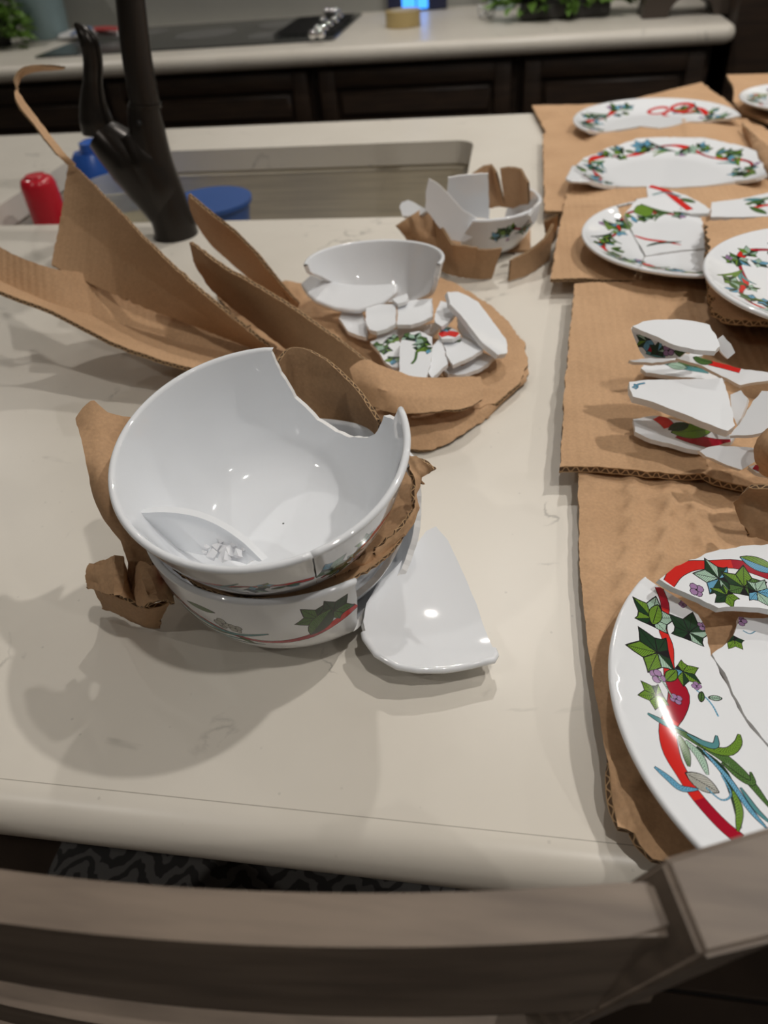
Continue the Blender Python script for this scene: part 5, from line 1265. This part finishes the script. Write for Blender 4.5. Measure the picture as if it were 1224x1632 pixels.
shard('bowl_shard', [(586, 440, .030), (622, 436, .034), (634, 452, .034), (632, 464, .030), (600, 458, .026)], 'grey curved piece lying inside the arched bowl wall', cat='bowl piece', curv=2)
PL = 'small china pieces piled on the rounded cardboard'
def chip(pts, dz, label, **k):
    return shard('china_chip', [(x, y, dz + (q[2] if len(q) > 2 else 0)) for q in pts for x, y in [q[:2]]], label, cat='china piece', group=PL, **k)
chip([(540, 506), (545, 496), (553, 491), (571, 491), (577, 496), (582, 510), (586, 528), (584, 541), (570, 535), (556, 527)], .026, 'petal shaped white chip at the left end of the pile', curv=2.5)
chip([(584, 492), (605, 487), (630, 482, .004), (631, 500), (631, 516), (616, 524), (601, 528), (588, 524), (582, 508)], .040, 'square white chip below the crescent rim piece', curv=1.5)
chip([(625, 476), (649, 468), (651, 474), (648, 480), (634, 484)], .046, 'narrow white chip between the crescent and the arched wall')
chip([(633, 491), (633, 482), (660, 478), (689, 476), (690, 490), (690, 503), (672, 512), (655, 518), (633, 518)], .040, 'wide white chip in the middle of the pile', curv=1.0)
chip([(600, 530), (631, 524), (660, 520), (692, 515), (700, 522), (690, 532), (655, 532), (620, 540), (600, 545)], .024, 'pale underlying white chip under the leafy ones', curv=.5)
chip([(693, 500), (702, 480), (712, 482), (726, 498), (715, 512), (704, 521), (694, 514)], .046, 'white chip right of the wide middle one', curv=1.0)
chip([(590, 545), (612, 534), (631, 529), (640, 550), (638, 586), (625, 585), (612, 575), (601, 557)], .030, 'leaf printed chip at the lower left of the pile', decals_px=deco([], [], [((600, 552), .010, 3), ((614, 556), .013, 5), ((628, 540), .011, 2), ((628, 572), .012, 6), ((618, 544), .008, 1)]))
chip([(636, 551, .002), (645, 532, .004), (668, 528, .004), (689, 536, .004), (688, 570), (682, 592), (678, 608, -.004), (672, 612, -.004), (652, 602), (636, 592)], .040, 'largest leaf printed chip with a pointed lower end',
     decals_px=deco([('moss', .002, ((664, 560), (662, 572), (656, 580)))], [], [((648, 538), .011, 3), ((662, 540), .012, 9), ((676, 546), .012, 5), ((684, 556), .009, 6), ((667, 556), .009, 2)]))
chip([(689, 551), (702, 539), (708, 556), (714, 579), (700, 592), (689, 602), (683, 594), (684, 575)], .036, 'narrow blank white chip right of the largest leaf printed one')
chip([(703, 537), (720, 534), (740, 539), (758, 548), (770, 557), (752, 568), (722, 582), (714, 570)], .034, 'blank chip with a red ribbon corner', curv=.5, decals_px=deco([('red', .009, ((700, 536), (712, 534), (727, 533)))], [((722, 536), (732, 545), .009, 'moss'), ((706, 530), (716, 526), .008, 'moss')]))
chip([(699, 532), (704, 520), (716, 521), (728, 527), (734, 534), (722, 540), (704, 540)], .040, 'small red and green printed chip at the right of the pile', decals_px=deco([('red', .010, ((700, 534), (715, 531), (730, 534)))], [], [((712, 525), .008, 4)]))
chip([(708, 591), (713, 583), (737, 582), (752, 573), (767, 563), (788, 570), (776, 580), (761, 588), (742, 595), (728, 597), (714, 596)], .022, 'curved white rim chip at the lower right of the pile', curv=2.0)
chip([(728, 505), (745, 512), (756, 528), (765, 548), (752, 540), (738, 533), (730, 520)], .036, 'grey shaded chip under the big right hand piece')
shard('bowl_shard', [(710, 470, .062), (728, 469, .058), (745, 474, .054), (762, 481, .050), (786, 504, .044), (808, 537, .034), (808, 552, .030), (806, 566, .028), (791, 569, .032), (780, 558, .036), (770, 545, .042), (752, 515, .052), (735, 495, .058), (718, 483, .062)],
      'large curved bowl side leaning at the right of the china pile', cat='bowl piece', curv=.9, t=.005, grid=.004)

# ============================================================ BOWL IN THE CARDBOARD CUP, far right of the sink
cx_, cy_ = P(772, 392, .0)[:2]
cc = np.array([cx_, P(772, 385, .01)[1] + .02])
cup = empty('cardboard_cup', (cc[0], cc[1], CT), 'folded cardboard cup holding the broken bowl beside the sink', 'cardboard')
def cupwall(pts_top, pts_bot, seed, m=KRD, nm='folded_wall'):
    patch(nm, [pts_top, [(a[0] * .45 + b[0] * .55, a[1] * .45 + b[1] * .55, a[2] * .45 + b[2] * .55) for a, b in zip(pts_top, pts_bot)], pts_bot], lin=True, mats=[m, KE], amp=.0006, freq=30, t=.003, tear=.0008, seed=seed, parent=cup)
cupwall([(630, 360, .060), (648, 348, .060), (668, 335, .060), (700, 350, .050)], [(668, 400, .004), (682, 414, .003), (698, 430, .002), (716, 436, .002)], 41)
cupwall([(690, 340, .055), (708, 365, .050), (722, 388, .045), (762, 394, .042)], [(698, 430, .002), (718, 438, .002), (735, 441, .002), (752, 443, .002)], 42)
cupwall([(758, 396, .040), (775, 397, .040), (799, 394, .040)], [(752, 443, .002), (768, 444, .002), (783, 442, .002)], 43)
cupwall([(812, 414, .028), (838, 402, .030), (866, 380, .040), (880, 356, .050)], [(809, 447, .002), (830, 441, .002), (850, 430, .002), (873, 414, .002)], 44)
cupwall([(866, 352, .050), (880, 344, .056), (889, 340, .060)], [(872, 392, .010), (880, 384, .010), (884, 376, .012)], 45)
cupwall([(752, 276, .085), (770, 264, .090), (783, 261, .090), (793, 274, .086)], [(776, 330, .035), (786, 330, .035), (796, 328, .035), (806, 328, .035)], 46, KR)
cupwall([(797, 268, .088), (812, 265, .090), (831, 268, .088), (844, 290, .080)], [(806, 328, .035), (816, 330, .035), (830, 332, .035), (845, 335, .035)], 47, KR)
boxo('cup_floor', KRD, cup, cc[0] - .055, cc[0] + .06, cc[1] - .035, cc[1] + .065, CT + .0006, CT + .004)
rb_ = Bowl((P(858, 327, .06)[0] - .068, P(785, 372, .03)[1] + .030, CT + .006), .068, .054, None)
S4 = rb_.S
bowl_piece(rb_, [(dg(-120), .02 * S4), (dg(62), .02 * S4), (dg(60), .7 * S4), (dg(52), S4), (dg(-98), S4), (dg(-112), .75 * S4), (dg(-125), .4 * S4)],
           'half of a bowl with dark leaf print sitting in the cardboard cup', decals=garland(lambda a, o: (a * .068, S4 * .80 + o), dg(-78), dg(12), .013, 91), seed=31, name='broken_bowl', cat='bowl')
shard('bowl_shard', [(684, 284, .105), (698, 294, .100), (712, 308, .092), (735, 332, .070), (765, 352, .056), (783, 355, .052), (760, 375, .040), (741, 387, .036), (718, 384, .038), (700, 362, .050), (678, 332, .070), (679, 305, .090)],
      'tall triangular white piece standing at the left in the cardboard cup', cat='bowl piece', curv=1.2, t=.004)
shard('bowl_shard', [(714, 284, .098), (745, 279, .100), (778, 277, .100), (779, 315, .070), (780, 352, .045), (760, 348, .048), (740, 335, .056), (712, 308, .080)],
      'square white piece standing upright in the middle of the cardboard cup', cat='bowl piece', curv=-.8, t=.004)
shard('bowl_shard', [(637, 329, .062), (640, 322, .066), (650, 319, .068), (664, 325, .066), (680, 333, .064), (672, 342, .058), (655, 346, .054), (641, 343, .056)],
      'small grey chip poking out left of the cardboard cup', cat='bowl piece', curv=2)
shard('bowl_shard', [(846, 345, .062), (852, 330, .070), (861, 322, .074), (863, 332, .068), (856, 350, .055), (848, 358, .05)], 'narrow grey white sliver at the right rim of the cupped bowl', cat='bowl piece')
